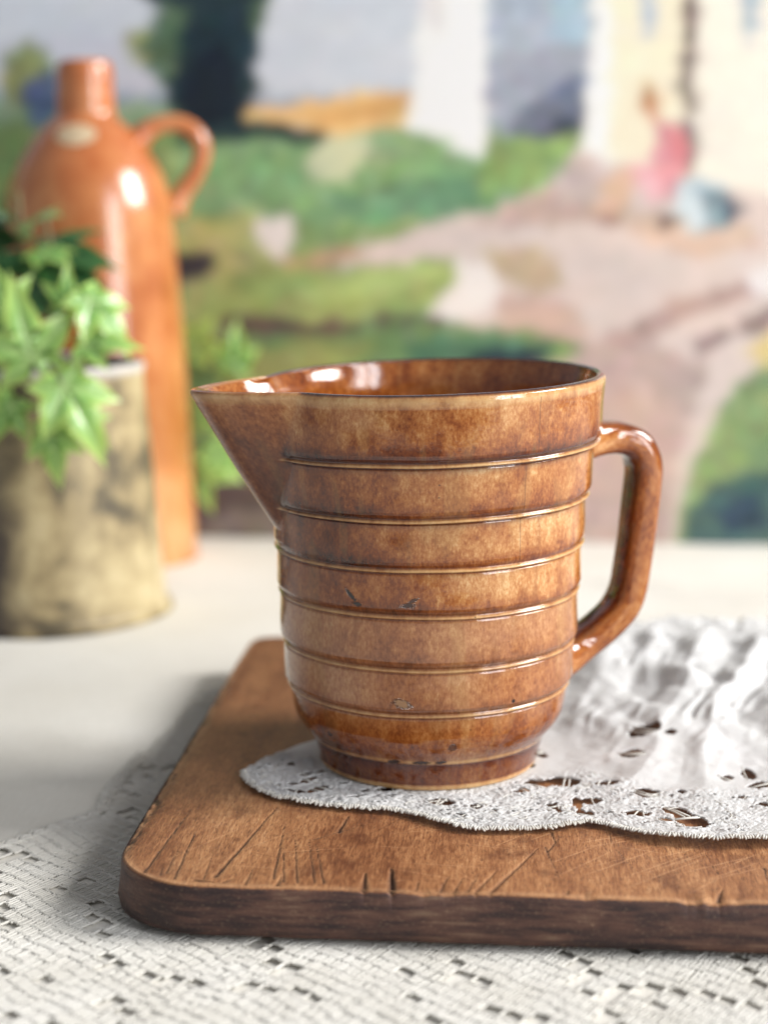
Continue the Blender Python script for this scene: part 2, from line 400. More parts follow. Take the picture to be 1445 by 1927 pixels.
# ================================================================== the painting at the back
def build_painting():
    x0, x1, z1 = -0.43, 0.30, 0.43
    nx, nz = 488, 288
    xs = np.linspace(x0, x1, nx); zs = np.linspace(0.0, z1, nz)
    X, Z = np.meshgrid(xs, zs)
    # wandering brush edges
    wx = X + 0.004 * (fbm(X * 60, Z * 60, 21, 3) - .5) + 0.0015 * (vnoise(X * 25, Z * 25, 4) - .5)
    wz = Z + 0.004 * (fbm(X * 60 + 9, Z * 60, 22, 3) - .5) + 0.0015 * (vnoise(X * 25, Z * 25, 5) - .5)
    img = np.zeros((nz, nx, 3)) + np.array(lin((196, 180, 160)))
    n1 = fbm(X * 60 + Z * 18, Z * 190, 31, 4) - .5
    n2 = fbm(X * 150, Z * 150, 33, 3) - .5
    n3 = fbm(X * 28, Z * 60, 35, 3) - .5
    for name, c, amp, pts in PAINT:
        P = np.array(pts) / 1000.0
        ins = np.zeros(X.shape, bool)
        for i in range(len(P)):
            (ax, az), (bx, bz) = P[i], P[(i + 1) % len(P)]
            cond = ((az > wz) != (bz > wz))
            if abs(bz - az) > 1e-9:
                ins ^= cond & (wx < (bx - ax) * (wz - az) / (bz - az) + ax)
        base = np.array(lin(c))
        if c[1] > c[0] and c[1] > c[2] + 12: base = base * np.array([1.16, 1.02, .84])
        base = base + .17 * (base @ np.array([.25, .65, .10]) - base)
        k = 1 + amp * (2.0 * n1 + 1.0 * n2 + 2.4 * n3)
        warm = amp * 1.3 * n3
        colr = base[None, None, :] * k[..., None] * np.stack([1 + warm, np.ones_like(warm), 1 - warm], -1)
        img = np.where(ins[..., None], colr, img)
    # ragged, dragged edges between the colours
    jx = np.clip(np.arange(nx)[None, :] + ((vnoise(X * 330, Z * 420, 41) - .5) * 2.2).round().astype(int), 0, nx - 1)
    jz = np.clip(np.arange(nz)[:, None] + ((vnoise(X * 300, Z * 330, 42) - .5) * 3.5).round().astype(int), 0, nz - 1)
    img = img[jz, jx]
    # loose dabs of the brush: each picks up the colour under it and drags it
    src = img.copy()
    dx_ = xs[1] - xs[0]; dz_ = zs[1] - zs[0]
    for k in range(14000):
        cx = rng.uniform(x0, x1); cz = rng.uniform(0, z1)
        i0 = int((cx - x0) / dx_); j0 = int(cz / dz_)
        if not (0 <= i0 < nx and 0 <= j0 < nz): continue
        lum = float(src[j0, i0].mean())
        jt = .32 if lum < .3 else (.14 if lum < .45 else .035)
        c = src[j0, i0] * max(.35, rng.normal(1.05, jt)) * (1 + rng.normal(0, jt * .4, 3))
        L = rng.uniform(.003, .009); w = rng.uniform(.0015, .0035); a = rng.normal(.15, .6)
        ri = int(L / dx_) + 2
        a0, a1, b0, b1 = max(i0 - ri, 0), min(i0 + ri, nx), max(j0 - ri, 0), min(j0 + ri, nz)
        gx = X[b0:b1, a0:a1] - cx; gz = Z[b0:b1, a0:a1] - cz
        e = ((gx * math.cos(a) + gz * math.sin(a)) / L) ** 2 + ((-gx * math.sin(a) + gz * math.cos(a)) / w) ** 2
        al = np.clip(1.2 - e, 0, 1)[..., None] * .55
        img[b0:b1, a0:a1] = img[b0:b1, a0:a1] * (1 - al) + c * al
    for _ in range(5):
        img[1:-1, 1:-1] = (img[1:-1, 1:-1] * 2 + img[:-2, 1:-1] + img[2:, 1:-1] + img[1:-1, :-2] + img[1:-1, 2:]) / 6
    img = np.clip(img * PAINT_GAIN, 0.003, 0.88)
    th = 0.018
    front = np.stack([X, np.zeros_like(X), Z], -1).reshape(-1, 3)
    # wrapped edge and back
    per = np.concatenate([np.arange(nx), np.arange(1, nz) * nx + nx - 1, (nz - 1) * nx + np.arange(nx - 2, -1, -1), np.arange(nz - 2, 0, -1) * nx])
    back = front[per] + np.array([0, th, 0])
    nb = len(front); n = len(per)
    i = np.arange(n); j = (i + 1) % n
    side = np.stack([per[i], per[j], nb + j, nb + i], 1)[:, ::-1]
    me = mesh_np("painting", np.vstack([front, back]), [grid_faces(nz, nx), side, (nb + i)[None, :]])
    cols = np.vstack([img.reshape(-1, 3), np.tile(np.array(lin((190, 180, 160))), (n, 1))])
    cattr(me, "paint", cols)
    m = NT("oil_paint")
    o = m.obj()
    br = m.noise(m.scale(o, (260, 60, 520)), 1, 4, .6, .6)
    m.set(Base_Color=m.attr("paint", "Color"), Roughness=.62, Normal=m.bump(br, .25, .0006))
    m.p.inputs['Specular IOR Level'].default_value = .25
    ob = obj("painting", me, m.m)
    ob.location = (0, 1.018, 0.0)
    tag(ob, "unframed oil painting of a farmyard with figure in pink, standing behind the table things", "painting")


PAINT_GAIN = 1.15
build_painting()

# ================================================================== lace tablecloth in the foreground
BX0, BX1, BY0, BY1, BZ0, BZ1 = -0.1115, 0.235, 0.4375, 0.711, 0.0026, 0.017   # cutting board box


def build_lace_cloth():
    ang = R(51)
    pd = np.array([math.cos(ang + math.pi / 2), math.sin(ang + math.pi / 2)])
    qd = np.array([math.cos(ang), math.sin(ang)])
    outl = np.array([(-0.30, 0.375), (-0.235, 0.424), (-0.196, 0.468), (-0.161, 0.5007), (-0.1485, 0.518), (-0.1365, 0.535), (-0.1370, 0.56),
                     (-0.1340, 0.60), (-0.1310, 0.64), (-0.1270, 0.68), (-0.112, 0.70), (0.30, 0.74), (0.30, 0.28), (-0.30, 0.28)])
    sm = catmull(outl[:11], 14)
    poly = np.vstack([sm, outl[11:]])

    def inside(x, y):
        ins = np.zeros(np.shape(x), bool)
        for i in range(len(poly)):
            (ax, ay), (bx, by) = poly[i], poly[(i + 1) % len(poly)]
            if abs(by - ay) < 1e-9: continue
            ins ^= ((ay > y) != (by > y)) & (x < (bx - ax) * (y - ay) / (by - ay) + ax)
        return ins

    PW, RH = 0.00120, 0.0048           # post width, row height
    NP = 5                              # posts per cell
    # lattice covering the area
    pr = np.arange(-500, 500); qr = np.arange(-30, 230)
    I, J = np.meshgrid(pr, qr)
    p = I * PW; q = (J + .55 * (_hash(np.floor_divide(I, 5), I * 0, 91) - .5)) * RH
    wob = lambda a, b, s: (fbm(a * 30, b * 30, s, 3) - .5)
    px = p + 0.0045 * wob(p, q, 51); qx = q + 0.0050 * wob(p, q, 52)
    ox, oy = 0.02, 0.18
    X = ox + pd[0] * px + qd[0] * qx
    Y = oy + pd[1] * px + qd[1] * qx
    keep = inside(X, Y) & (Y > 0.325) & (X > -0.27) & (X < 0.20)
    keep &= ~((X > BX0 + 0.022) & (Y > BY0 + 0.022))
    ci = np.floor_divide(I, NP); cj = J
    a = np.mod(ci + 4 * 0, 16) - 8; b = np.mod(cj + np.where(np.mod(np.floor_divide(ci, 16), 2) == 0, 0, 5), 11) - 5
    d = np.abs(a) * 0.72 + np.abs(b)
    rnd = _hash(ci, cj, 77)
    clus = vnoise(ci * .30 + 40, cj * .30 + 40, 78)
    op = ((np.abs(d - 5.1) < 0.75) & (clus > .26) & (rnd < .84)) | ((d < 1.5) & (clus > .45)) | (rnd > .988)
    op &= np.mod(I, NP) != 0
    # posts of open cells vanish except the cell's edge post
    post = keep & ~op
    # template tube along +q, unit length, unit radius
    rings = [(0.0, .84), (.2, 1.04), (.4, .86), (.6, 1.04), (.8, .86), (1.0, 1.0)]
    sides = 5
    t = np.array([r[0] for r in rings]); rr = np.array([r[1] for r in rings])
    aa = np.linspace(0, 2 * np.pi, sides, endpoint=False)
    TV = np.stack([np.outer(rr, np.cos(aa)), np.repeat(t[:, None], sides, 1), np.outer(rr, np.sin(aa))], -1).reshape(-1, 3)
    TF = grid_faces(len(rings), sides, True)

    def instances(cx, cy, cz, dx, dy, length, rad, flat=.78, dz=0.0):
        n = len(cx)
        sx, sy = dy, -dx      # sideways
        k = TV[None]
        rx = (rad[:, None] * k[..., 0]); ty = (k[..., 1] - .5) * length[:, None]; rz = rad[:, None] * k[..., 2] * flat
        VX = cx[:, None] + sx[:, None] * rx + dx[:, None] * ty
        VY = cy[:, None] + sy[:, None] * rx + dy[:, None] * ty
        VZ = cz[:, None] + rz + dz * (k[..., 1] - .5) * length[:, None]
        V = np.stack([VX, VY, VZ], -1).reshape(-1, 3)
        F = (TF[None] + (np.arange(n) * len(TV))[:, None, None]).reshape(-1, 4)
        return V, F

    def und(x, y):
        return 0.0003 + 0.0007 * (fbm(x * 35, y * 35, 60, 3) - .35) + 0.0003 * vnoise(x * 120, y * 120, 61)

    X_, Y_ = X[post], Y[post]; n = len(X_)
    rj = rng.normal(0, 1, (6, n))
    tw = ang + 0.10 + 0.04 * rj[0]
    V1, F1 = instances(X_ + .00010 * rj[1], Y_ + .00010 * rj[2], und(X_, Y_) + .00005 * rj[3], np.cos(tw), np.sin(tw),
                       RH * (1.15 + .04 * rj[4]), PW * (.48 + .03 * rj[5]))
    # chain between rows: a link per post, over open cells too
    opn = op & np.roll(op, -1, 0)
    kc = keep & ~opn
    Xc = (X + qd[0] * RH * .5)[kc]; Yc = (Y + qd[1] * RH * .5)[kc]; n = len(Xc)
    rj = rng.normal(0, 1, (6, n))
    tw = ang + math.pi / 2 + 0.35 + .2 * rj[0]
    V2, F2 = instances(Xc + .00012 * rj[1], Yc + .00012 * rj[2], und(Xc, Yc) + .00012 + .00010 * rj[3], np.cos(tw), np.sin(tw),
                       np.full(n, PW * 1.6), PW * (.36 + .04 * rj[5]))
    # scalloped border: looped cord along the edge
    acc = Acc(); acc.add(V2, [F2])
    edge = sm[sm[:, 1] < .60]
    seg = np.cumsum(np.r_[0, np.linalg.norm(np.diff(edge, axis=0), axis=1)])
    L = seg[-1]; s = np.arange(0, L, .0007)
    ex = np.interp(s, seg, edge[:, 0]); ey = np.interp(s, seg, edge[:, 1])
    tx = np.gradient(ex); ty = np.gradient(ey); ln = np.hypot(tx, ty); tx /= ln; ty /= ln
    for off, amp, ph, rad in ((.0004, .0016, 0, .0007), (.0012, .0022, .5, .00075), (-.0008, .0012, .9, .0006)):
        o_ = off + amp * np.abs(np.sin(np.pi * (s / .0056) + ph))
        cx = ex - ty * o_; cy = ey + tx * o_
        cz = und(cx, cy) + .0006 * np.sin(s / .0009) * .4 + .0004
        v, f = tube_arrays(np.stack([cx, cy, cz], 1), rad, 6)
        acc.add(v, f)
    m = NT("white_cotton")
    o = m.obj()
    tx_ = m.noise(m.scale(o, (2600, 2600, 2600)), 1, 2)
    big = m.noise(o, 40, 3)
    col = m.mix(m.range(big, .35, .7), linc(224, 221, 213), linc(234, 232, 226))
    m.set(Base_Color=col, Roughness=.85, Normal=m.bump(tx_, .5, .0003))
    m.p.inputs['Specular IOR Level'].default_value = .2
    tr = m.n('ShaderNodeBsdfTranslucent'); m.link(col, tr.inputs[0])
    mx = m.n('ShaderNodeMixShader'); mx.inputs[0].default_value = .25
    m.link(m.p.outputs[0], mx.inputs[1]); m.link(tr.outputs[0], mx.inputs[2]); m.link(mx.outputs[0], m.out.inputs[0])
    root = obj("lace_tablecloth", acc.mesh("lace_tablecloth"), m.m)
    tag(root, "white crocheted lace cloth with scalloped edge in the foreground under the board", "lace cloth")
    st = obj("crochet_stitch", mesh_np("crochet_stitch", V1, [F1]), m.m, root)
    tag(st, kind="stuff")
    return m.m


COTTON = build_lace_cloth()

# ================================================================== cutting board
def build_board():
    rc = 0.027
    ts = np.concatenate([np.linspace(0, .003, 16)[:-1], np.linspace(.003, .095, 300)[:-1], np.linspace(.095, BY1 - BY0, 70)])
    us = np.concatenate([np.linspace(0, .20, 560)[:-1], np.linspace(.20, BX1 - BX0, 40)]) / (BX1 - BX0)
    rb = 0.010
    D = BY1 - BY0

    def left(t):
        a = np.where(t < rc, rc - np.sqrt(np.maximum(rc ** 2 - (rc - t) ** 2, 0)), 0)
        tb = D - t
        return a + np.where(tb < rb, rb - np.sqrt(np.maximum(rb ** 2 - (rb - tb) ** 2, 0)), 0)

    sl = left(ts)
    W = BX1 - BX0
    X = BX0 + sl[:, None] + us[None, :] * (W - sl[:, None])
    Y = BY0 + np.repeat(ts[:, None], len(us), 1)
    # front edge not perfectly straight
    edge_d = np.minimum(Y - BY0 + 0 * X, np.where(Y - BY0 < rc, rc - np.hypot(np.minimum(X - BX0 - rc, 0), Y - BY0 - rc), X - BX0))
    Z = np.full(X.shape, BZ1)
    Z += 0.00006 * (fbm(X * 900, Y * 120, 5, 3) - .5) + 0.0006 * (fbm(X * 20, Y * 20, 8, 2) - .5)
    dark = np.zeros(X.shape); light = np.zeros(X.shape)

    def segd(ax, ay, bx, by, wob=.0006, seed=0):
        wx = X + wob * (vnoise(X * 500, Y * 300, seed) - .5); wy = Y
        dx, dy = bx - ax, by - ay
        t = np.clip(((wx - ax) * dx + (wy - ay) * dy) / (dx * dx + dy * dy), 0, 1)
        return np.hypot(wx - ax - t * dx, wy - ay - t * dy), t
    for k, (ax, ay, bx, by, w, dk) in enumerate(CUTS):
        d, t = segd(ax, ay, bx, by, .0003, 100 + k)
        ww = w * .00050 * (1.15 - .9 * t)
        g = np.exp(-(d / ww) ** 1.3)
        Z -= .00055 * min(w, 1.3) * g
        dark = np.maximum(dark, np.minimum(1.3 * g * dk, 1))
        light = np.maximum(light, .22 * np.exp(-((d - 2.0 * ww) / ww) ** 2))
    for k, (ax, ay, bx, by) in enumerate(SCRATCH):
        d, t = segd(ax, ay, bx, by, .0002, 300 + k)
        g = np.exp(-(d / .00022) ** 2) * (0.5 + .5 * vnoise(t * 30, t * 0 + k, 9)) * np.sin(np.pi * np.clip(t, .02, .98))
        Z -= .00012 * g
        light = np.maximum(light, .8 * g)
    # many faint random knife scratches
    for k in range(70):
        ax = rng.uniform(-.10, .08); ay = rng.uniform(.445, .53); L = rng.uniform(.01, .04); a = rng.normal(.45, .35)
        d, t = segd(ax, ay, ax + L * math.cos(a), ay + L * math.sin(a) * 1.4, .0002, 500 + k)
        g = np.exp(-(d / .00018) ** 2) * np.sin(np.pi * np.clip(t, .02, .98))
        if k % 3: light = np.maximum(light, .45 * g)
        else: dark = np.maximum(dark, .4 * g)
        Z -= .00010 * g
    # worn, splintered front rim
    chew = np.exp(-(edge_d / .0026) ** 2) * fbm(X * 420, Y * 160, 15, 3)
    chewmask = smooth(.45, .8, fbm(X * 55, Y * 10, 16, 2))
    Z -= .0022 * chew * chewmask
    dark = np.maximum(dark, 1.1 * smooth(.52, .72, fbm(X * 700, Y * 240, 17, 3)) * np.exp(-(edge_d / .0022) ** 2) * chewmask)
    light = np.maximum(light, .7 * np.exp(-(edge_d / .0016) ** 2) * (.4 + .6 * vnoise(X * 300, Y * 300, 18)))
    V = np.stack([X, Y, Z], -1).reshape(-1, 3)
    nr, nc = X.shape
    faces = [grid_faces(nr, nc)]
    per = np.concatenate([np.arange(nc), np.arange(1, nr) * nc + nc - 1, (nr - 1) * nc + np.arange(nc - 2, -1, -1), np.arange(nr - 2, 0, -1) * nc])
    P = V[per]; n = len(per)
    # outward normals in plan
    T = np.roll(P, -1, 0) - np.roll(P, 1, 0)
    N = np.stack([T[:, 1], -T[:, 0]], 1); N /= np.linalg.norm(N, axis=1)[:, None] + 1e-12
    rings = [(.0005, .0005), (.0009, .0013), (.0013, .006), (.0020, .0115), (.0016, .0138), (.0004, .01445)]
    allv = [V]; prev = per; nb = len(V)
    side = [np.zeros(len(V))]
    i = np.arange(n); j = (i + 1) % n
    for ri, (o_, dz) in enumerate(rings):
        w = .0004 * (vnoise(P[:, 0] * 60 + P[:, 1] * 60, P[:, 0] * 0 + ri * .6, 40) - .5)
        Q = np.stack([P[:, 0] + N[:, 0] * (o_ + w), P[:, 1] + N[:, 1] * (o_ + w), (P[:, 2] if ri == 0 else np.full(n, BZ1)) - dz], 1)
        allv.append(Q); idx = nb + np.arange(n)
        faces.append(np.stack([prev[i], idx[i], idx[j], prev[j]], 1))
        prev = idx; nb += n
        side.append(np.full(n, .55 if ri == 0 else 1.0))
    faces.append(prev[::-1][None, :])
    me = mesh_np("cutting_board", np.vstack(allv), faces)
    fattr(me, "side", np.concatenate(side))
    fattr(me, "cut", np.concatenate([dark.ravel(), np.zeros(len(rings) * n)]))
    fattr(me, "raw", np.concatenate([light.ravel(), np.zeros(len(rings) * n)]))
    m = NT("old_wood")
    o = m.obj()
    w1 = m.noise(m.scale(o, (60, 8, 60)), 1, 4, .6, .8)
    grain = m.noise(m.scale(o, (1500, 170, 900)), 1, 3, .6)
    pores = m.noise(m.scale(o, (3400, 420, 900)), 1, 2, .5)
    blotch = m.noise(m.scale(o, (22, 16, 20)), 1, 4, .6)
    col = m.ramp(m.math('ADD', m.math('MULTIPLY', w1, .50), m.math('MULTIPLY', grain, .50)),
                 [(.28, linc(80, 48, 32)), (.43, linc(130, 83, 52)), (.56, linc(168, 118, 78)), (.72, linc(204, 158, 114))])
    col = m.mix(m.range(pores, .54, .68, 0, .7), col, linc(88, 52, 34))
    # old stain towards the left and back of the board
    sx = m.n('ShaderNodeSeparateXYZ'); m.link(o, sx.inputs[0])
    leftf = m.range(m.math('ADD', sx.outputs[0], m.math('MULTIPLY', m.math('SUBTRACT', blotch, .5), .12)), -.085, -.125, 0, .65)
    backf = m.range(m.math('ADD', sx.outputs[1], m.math('MULTIPLY', m.math('SUBTRACT', blotch, .5), .10)), .50, .58, 0, .45)
    st = m.math('MULTIPLY', m.math('MAXIMUM', leftf, backf), 1.0, clamp=True)
    col = m.mix(st, col, m.mix(.75, col, linc(92, 46, 26)))
    spot = m.noise(m.scale(o, (75, 50, 60)), 1, 5, .65)
    col = m.mix(m.range(spot, .52, .70, 0, .75), col, linc(88, 48, 30))
    col = m.mix(m.math('MULTIPLY', m.attr("raw"), .6), col, linc(222, 176, 132))
    col = m.mix(m.math('MINIMUM', m.attr("cut"), .92), col, linc(46, 28, 22))
    # dark painted edge
    sg = m.noise(m.scale(o, (70, 70, 700)), 1, 4, .65)
    sg2 = m.noise(m.scale(o, (28, 28, 60)), 1, 3, .6)
    scf = m.noise(m.scale(o, (900, 900, 1800)), 1, 3, .7)
    sc = m.ramp(m.math('ADD', m.math('MULTIPLY', sg, .5), m.math('MULTIPLY', sg2, .5)),
                [(.32, linc(32, 25, 27)), (.46, linc(56, 40, 38)), (.57, linc(90, 62, 52)), (.70, linc(126, 102, 82))])
    sc = m.mix(m.range(scf, .58, .74, 0, .6), sc, linc(150, 124, 98))
    sidef = m.range(m.math('ADD', m.attr("side"), m.math('MULTIPLY', m.math('SUBTRACT', grain, .5), .7)), .45, .65)
    col = m.mix(sidef, col, sc)
    h = m.math('ADD', m.math('MULTIPLY', grain, .6), m.math('MULTIPLY', pores, -.6))
    b = m.bump(h, .38, .0004)
    b = m.bump(sg, .15, .0004, b)
    m.set(Base_Color=col, Roughness=m.range(grain, .2, .8, .45, .62), Normal=b)
    m.p.inputs['Specular IOR Level'].default_value = .4
    tag(obj("cutting_board", me, m.m), "old thick wooden board with knife cuts and dark edge under the ringed pitcher", "cutting board")


build_board()

# ================================================================== lace-edged handkerchief on the board
PCX, PCY = -0.0277, 0.5494


def build_doily():
    fx = [-.0872, -.0868, -.0845, -.081, -.0735, -.0659, -.054, -.0422, -.0355, -.0289, -.022, -.014, -.004, .0066, .0145, .0195, .0242, .029, .0349, .0453, .0605, .0752, .09, .105, .12, .14, .17, .20]
    fy = [.5285, .5260, .5195, .5134, .5062, .5023, .4990, .4971, .4968, .4934, .4885, .4834, .4826, .4841, .4864, .4892, .4917, .4892, .4841, .4780, .4762, .4774, .4800, .4765, .478, .486, .478, .48]
    bx = [-.0872, -.0862, -.082, -.073, -.06, -.04, -.015, .0, .01, .025, .05, .08, .20]
    by = [.5285, .5330, .5424, .5574, .572, .588, .605, .628, .66, .69, .715, .728, .735]
    uu = np.linspace(0, 1, 620)
    xs = -.0872 + (.20 + .0872) * (uu ** 1.25)
    yf = np.interp(xs, fx, fy) + 0.0004 * np.sin(xs * 900)
    yb = np.interp(xs, bx, by)
    nv = 460
    vv = np.linspace(0, 1, nv) ** 1.35
    X = np.repeat(xs[None, :], nv, 0)
    Y = yf[None, :] + vv[:, None] * (yb - yf)[None, :]
    DE = Y - yf[None, :]                         # distance from the lace edge

    def hf(x, y):
        rp = np.hypot(x - PCX, y - PCY)
        z = .0006 + .0010 * (fbm(x * 120, y * 120, 70, 3) - .45) * smooth(.036, .05, rp)
        far = smooth(.040, .062, rp)

        def ridge(pts, h, w):
            d = np.full(x.shape, 9.0); hh = np.zeros(x.shape)
            for (ax, ay, ah), (bx_, by_, bh) in zip(pts[:-1], pts[1:]):
                dx, dy = bx_ - ax, by_ - ay
                t = np.clip(((x - ax) * dx + (y - ay) * dy) / (dx * dx + dy * dy), 0, 1)
                dd = np.hypot(x - ax - t * dx, y - ay - t * dy)
                m_ = dd < d
                d = np.where(m_, dd, d); hh = np.where(m_, ah + t * (bh - ah), hh)
            return h * hh * (.6 * np.exp(-(d / w) ** 2) + .4 * np.exp(-d / (.55 * w)))
        wx = .004 * (vnoise(x * 60, y * 60, 71) - .5)
        x = x + wx
        r = ridge([(.034, .512, .1), (.040, .530, .9), (.046, .548, 1.0), (.056, .585, 1.3), (.066, .625, 1.9), (.074, .665, 2.1), (.08, .70, 1.2)], .011, .0085)
        r = np.maximum(r, ridge([(.060, .500, .1), (.062, .525, .6), (.066, .56, 1.0), (.073, .60, 1.5), (.088, .635, 2.3), (.10, .68, 1.6)], .010, .007))
        r = np.maximum(r, ridge([(.094, .51, .2), (.092, .55, .9), (.096, .60, 1.7), (.112, .65, 2.0)], .011, .009))
        r = np.maximum(r, ridge([(.020, .575, .3), (.026, .605, .8), (.036, .65, 1.2), (.045, .70, .8)], .010, .010))
        r = np.maximum(r, ridge([(.128, .50, .3), (.13, .55, 1.1), (.135, .62, 1.9)], .011, .012))
        r = np.maximum(r, ridge([(.048, .60, .3), (.052, .64, 1.1), (.06, .70, 1.2)], .008, .006))
        z = z + 0.21 * r * (.85 + .3 * vnoise(x * 60, y * 40, 78)) * far
        z = z + far * smooth(.51, .60, y) * smooth(.0, .05, x) * (.007 * fbm(x * 45, y * 18, 72, 2) + .0036 * fbm(x * 95 + y * 45, y * 26 - x * 30, 73, 2) + .0012 * (1 - np.abs(2 * vnoise(x * 190 - y * 60, y * 60, 79) - 1)))
        z = z + .0016 * smooth(.49, .475, y) * smooth(.02, .05, x)
        return np.maximum(z, .0004)

    lace = smooth(.050, .040, DE + .010 * (vnoise(X * 60, Y * 60, 74) - .5)) * np.where(X < -.02, 1.0, 1.0)
    hole = np.zeros(X.shape, bool); hd = np.full(X.shape, 9.0)
    for (ax, ay, bx_, by_, w) in DHOLES:
        dx, dy = bx_ - ax, by_ - ay
        L2 = dx * dx + dy * dy
        cx, cy = (ax + bx_) / 2, (ay + by_) / 2
        L = math.sqrt(L2) / 2
        w = max(w, .0010)
        if w > L: pass
        e1 = ((X - cx) * dx + (Y - cy) * dy) / (2 * L)
        e2 = (-(X - cx) * dy + (Y - cy) * dx) / (2 * L)
        q = np.sqrt((e1 / L) ** 2 + (e2 / max(min(w, .0045), .0009)) ** 2)
        q = q + .25 * (vnoise(X * 700, Y * 700, 75) - .5)
        hole |= q < 1
        hd = np.minimum(hd, (q - 1) * min(L, w))
    # small eyelets of the net ground
    for _ in range(240):
        ex = rng.uniform(-.085, .13); ey = np.interp(ex, xs, yf) + rng.uniform(.004, .042)
        if math.hypot(ex - PCX, ey - PCY) < .038: continue
        r_ = rng.uniform(.00045, .0010); a = rng.uniform(0, 3.14); asp = rng.uniform(.5, 1)
        e1 = (X - ex) * math.cos(a) + (Y - ey) * math.sin(a); e2 = -(X - ex) * math.sin(a) + (Y - ey) * math.cos(a)
        q = np.hypot(e1, e2 / asp) / r_
        hole |= q < 1
        hd = np.minimum(hd, (q - 1) * r_)
    hole &= (DE > .0025)
    Z = .0176 + hf(X, Y)
    # thread relief: cords that run round the openings plus fine stitches
    swirl = fbm(X * 90, Y * 90, 76, 3)
    stitch = np.sin((hd * 5200) + 9 * swirl) * np.exp(-np.maximum(hd, 0) / .004) + .7 * np.sin(2 * np.pi * (swirl * 14 + X * 350))
    Z = Z + lace * (.00022 * stitch + .0004 * np.exp(-(np.maximum(hd, 0) / .0006) ** 2) + .0004 * (fbm(X * 900, Y * 900, 77, 2) - .5))
    hem = np.exp(-((DE - .0016) / .0012) ** 2)
    Z = Z + hem * (.0005 + .0002 * np.sin(X * 5200))
    V = np.stack([X, Y, Z], -1).reshape(-1, 3)
    F = grid_faces(nv, len(xs))
    hv = hole.ravel()
    keep = hv[F].sum(1) < 2
    F = F[keep]
    used = np.zeros(len(V), bool); used[F.ravel()] = True
    remap = np.cumsum(used) - 1
    me = mesh_np("lace_handkerchief", V[used], [remap[F]])
    fattr(me, "lace", lace.ravel()[used])
    m = NT("handkerchief_cotton")
    o = m.obj()
    t1 = m.noise(m.scale(o, (2200, 2200, 2200)), 1, 2)
    t2 = m.n('ShaderNodeTexVoronoi'); m.link(o, t2.inputs['Vector']); t2.inputs['Scale'].default_value = 900
    big = m.noise(o, 60, 3)
    col = m.mix(m.range(big, .35, .7), linc(230, 230, 229), linc(240, 240, 240))
    hh = m.math('ADD', m.math('MULTIPLY', t1, .5), m.math('MULTIPLY', t2.outputs[0], m.attr("lace")))
    m.set(Base_Color=col, Roughness=.85, Normal=m.bump(hh, .5, .0005))
    m.p.inputs['Specular IOR Level'].default_value = .2
    # thin cotton lets some light through
    tr = m.n('ShaderNodeBsdfTranslucent'); m.link(col, tr.inputs[0])
    mx = m.n('ShaderNodeMixShader'); mx.inputs[0].default_value = .38
    m.link(m.p.outputs[0], mx.inputs[1]); m.link(tr.outputs[0], mx.inputs[2]); m.link(mx.outputs[0], m.out.inputs[0])
    root = obj("lace_handkerchief", me, m.m)
    so = root.modifiers.new("thickness", 'SOLIDIFY'); so.thickness = .0005; so.offset = 1
    tag(root, "crumpled white handkerchief with cutwork lace border under the pitcher on the board", "handkerchief")
    # bars of thread across the openings and picots along the hem
    acc = Acc()
    for k, (ax, ay, bx_, by_, w) in enumerate(DHOLES):
        L = math.hypot(bx_ - ax, by_ - ay)
        if L < .004: continue
        for _ in range(2 if L > .007 else 1):
            t = rng.uniform(.2, .8); cx, cy = ax + t * (bx_ - ax), ay + t * (by_ - ay)
            nx, ny = -(by_ - ay) / L, (bx_ - ax) / L
            s = rng.normal(0, .4)
            ww = min(w, .0045) * 1.15
            p = np.array([(cx - nx * ww + s * .001, cy - ny * ww), (cx, cy), (cx + nx * ww - s * .001, cy + ny * ww)])
            z = .0176 + hf(p[:, 0], p[:, 1]) + .0004
            v, f = tube_arrays(np.column_stack([p, z]), .00028, 5); acc.add(v, f)
    # loose curly threads lying on the lace
    for _ in range(90):
        ex = rng.uniform(-.082, .115); ey = np.interp(ex, xs, yf) + rng.uniform(.003, .040)
        if math.hypot(ex - PCX, ey - PCY) < .040: continue
        a0 = rng.uniform(0, 6.28); cur = rng.normal(0, 420); n = 9; ds = rng.uniform(.0004, .0009)
        pts = [(ex, ey)]; a = a0
        for i in range(n):
            pts.append((pts[-1][0] + ds * math.cos(a), pts[-1][1] + ds * math.sin(a))); a += cur * ds
        p = np.array(pts); p[:, 1] = np.maximum(p[:, 1], np.interp(p[:, 0], xs, yf) + .001)
        z = .0176 + hf(p[:, 0], p[:, 1]) + .0006
        v, f = tube_arrays(np.column_stack([p, z]), .00017, 5); acc.add(v, f)
    th = obj("lace_thread", acc.mesh("lace_thread"), COTTON, root); tag(th, kind="stuff")
    acc = Acc()
    seg = np.cumsum(np.r_[0, np.hypot(np.diff(xs), np.diff(yf))])
    s = np.arange(0, seg[-1], .00082)
    for k, sv in enumerate(s):
        x = np.interp(sv, seg, xs); y = np.interp(sv, seg, yf)
        x2 = np.interp(sv + .0005, seg, xs); y2 = np.interp(sv + .0005, seg, yf)
        tx, ty = x2 - x, y2 - y; l = math.hypot(tx, ty) + 1e-9; tx /= l; ty /= l
        nx, ny = ty, -tx
        Lp = rng.uniform(.0006, .0014); sl = rng.normal(.25, .5)
        p = np.array([(x - nx * .0012, y - ny * .0012), (x, y), (x + (nx + sl * tx) * Lp * .6, y + (ny + sl * ty) * Lp * .6), (x + (nx + sl * tx) * Lp, y + (ny + sl * ty) * Lp)])
        z = .0176 + hf(p[:, 0], np.maximum(p[:, 1], y)) + np.array([.0006, .0006, .0004, .0002]) + rng.uniform(0, .0002)
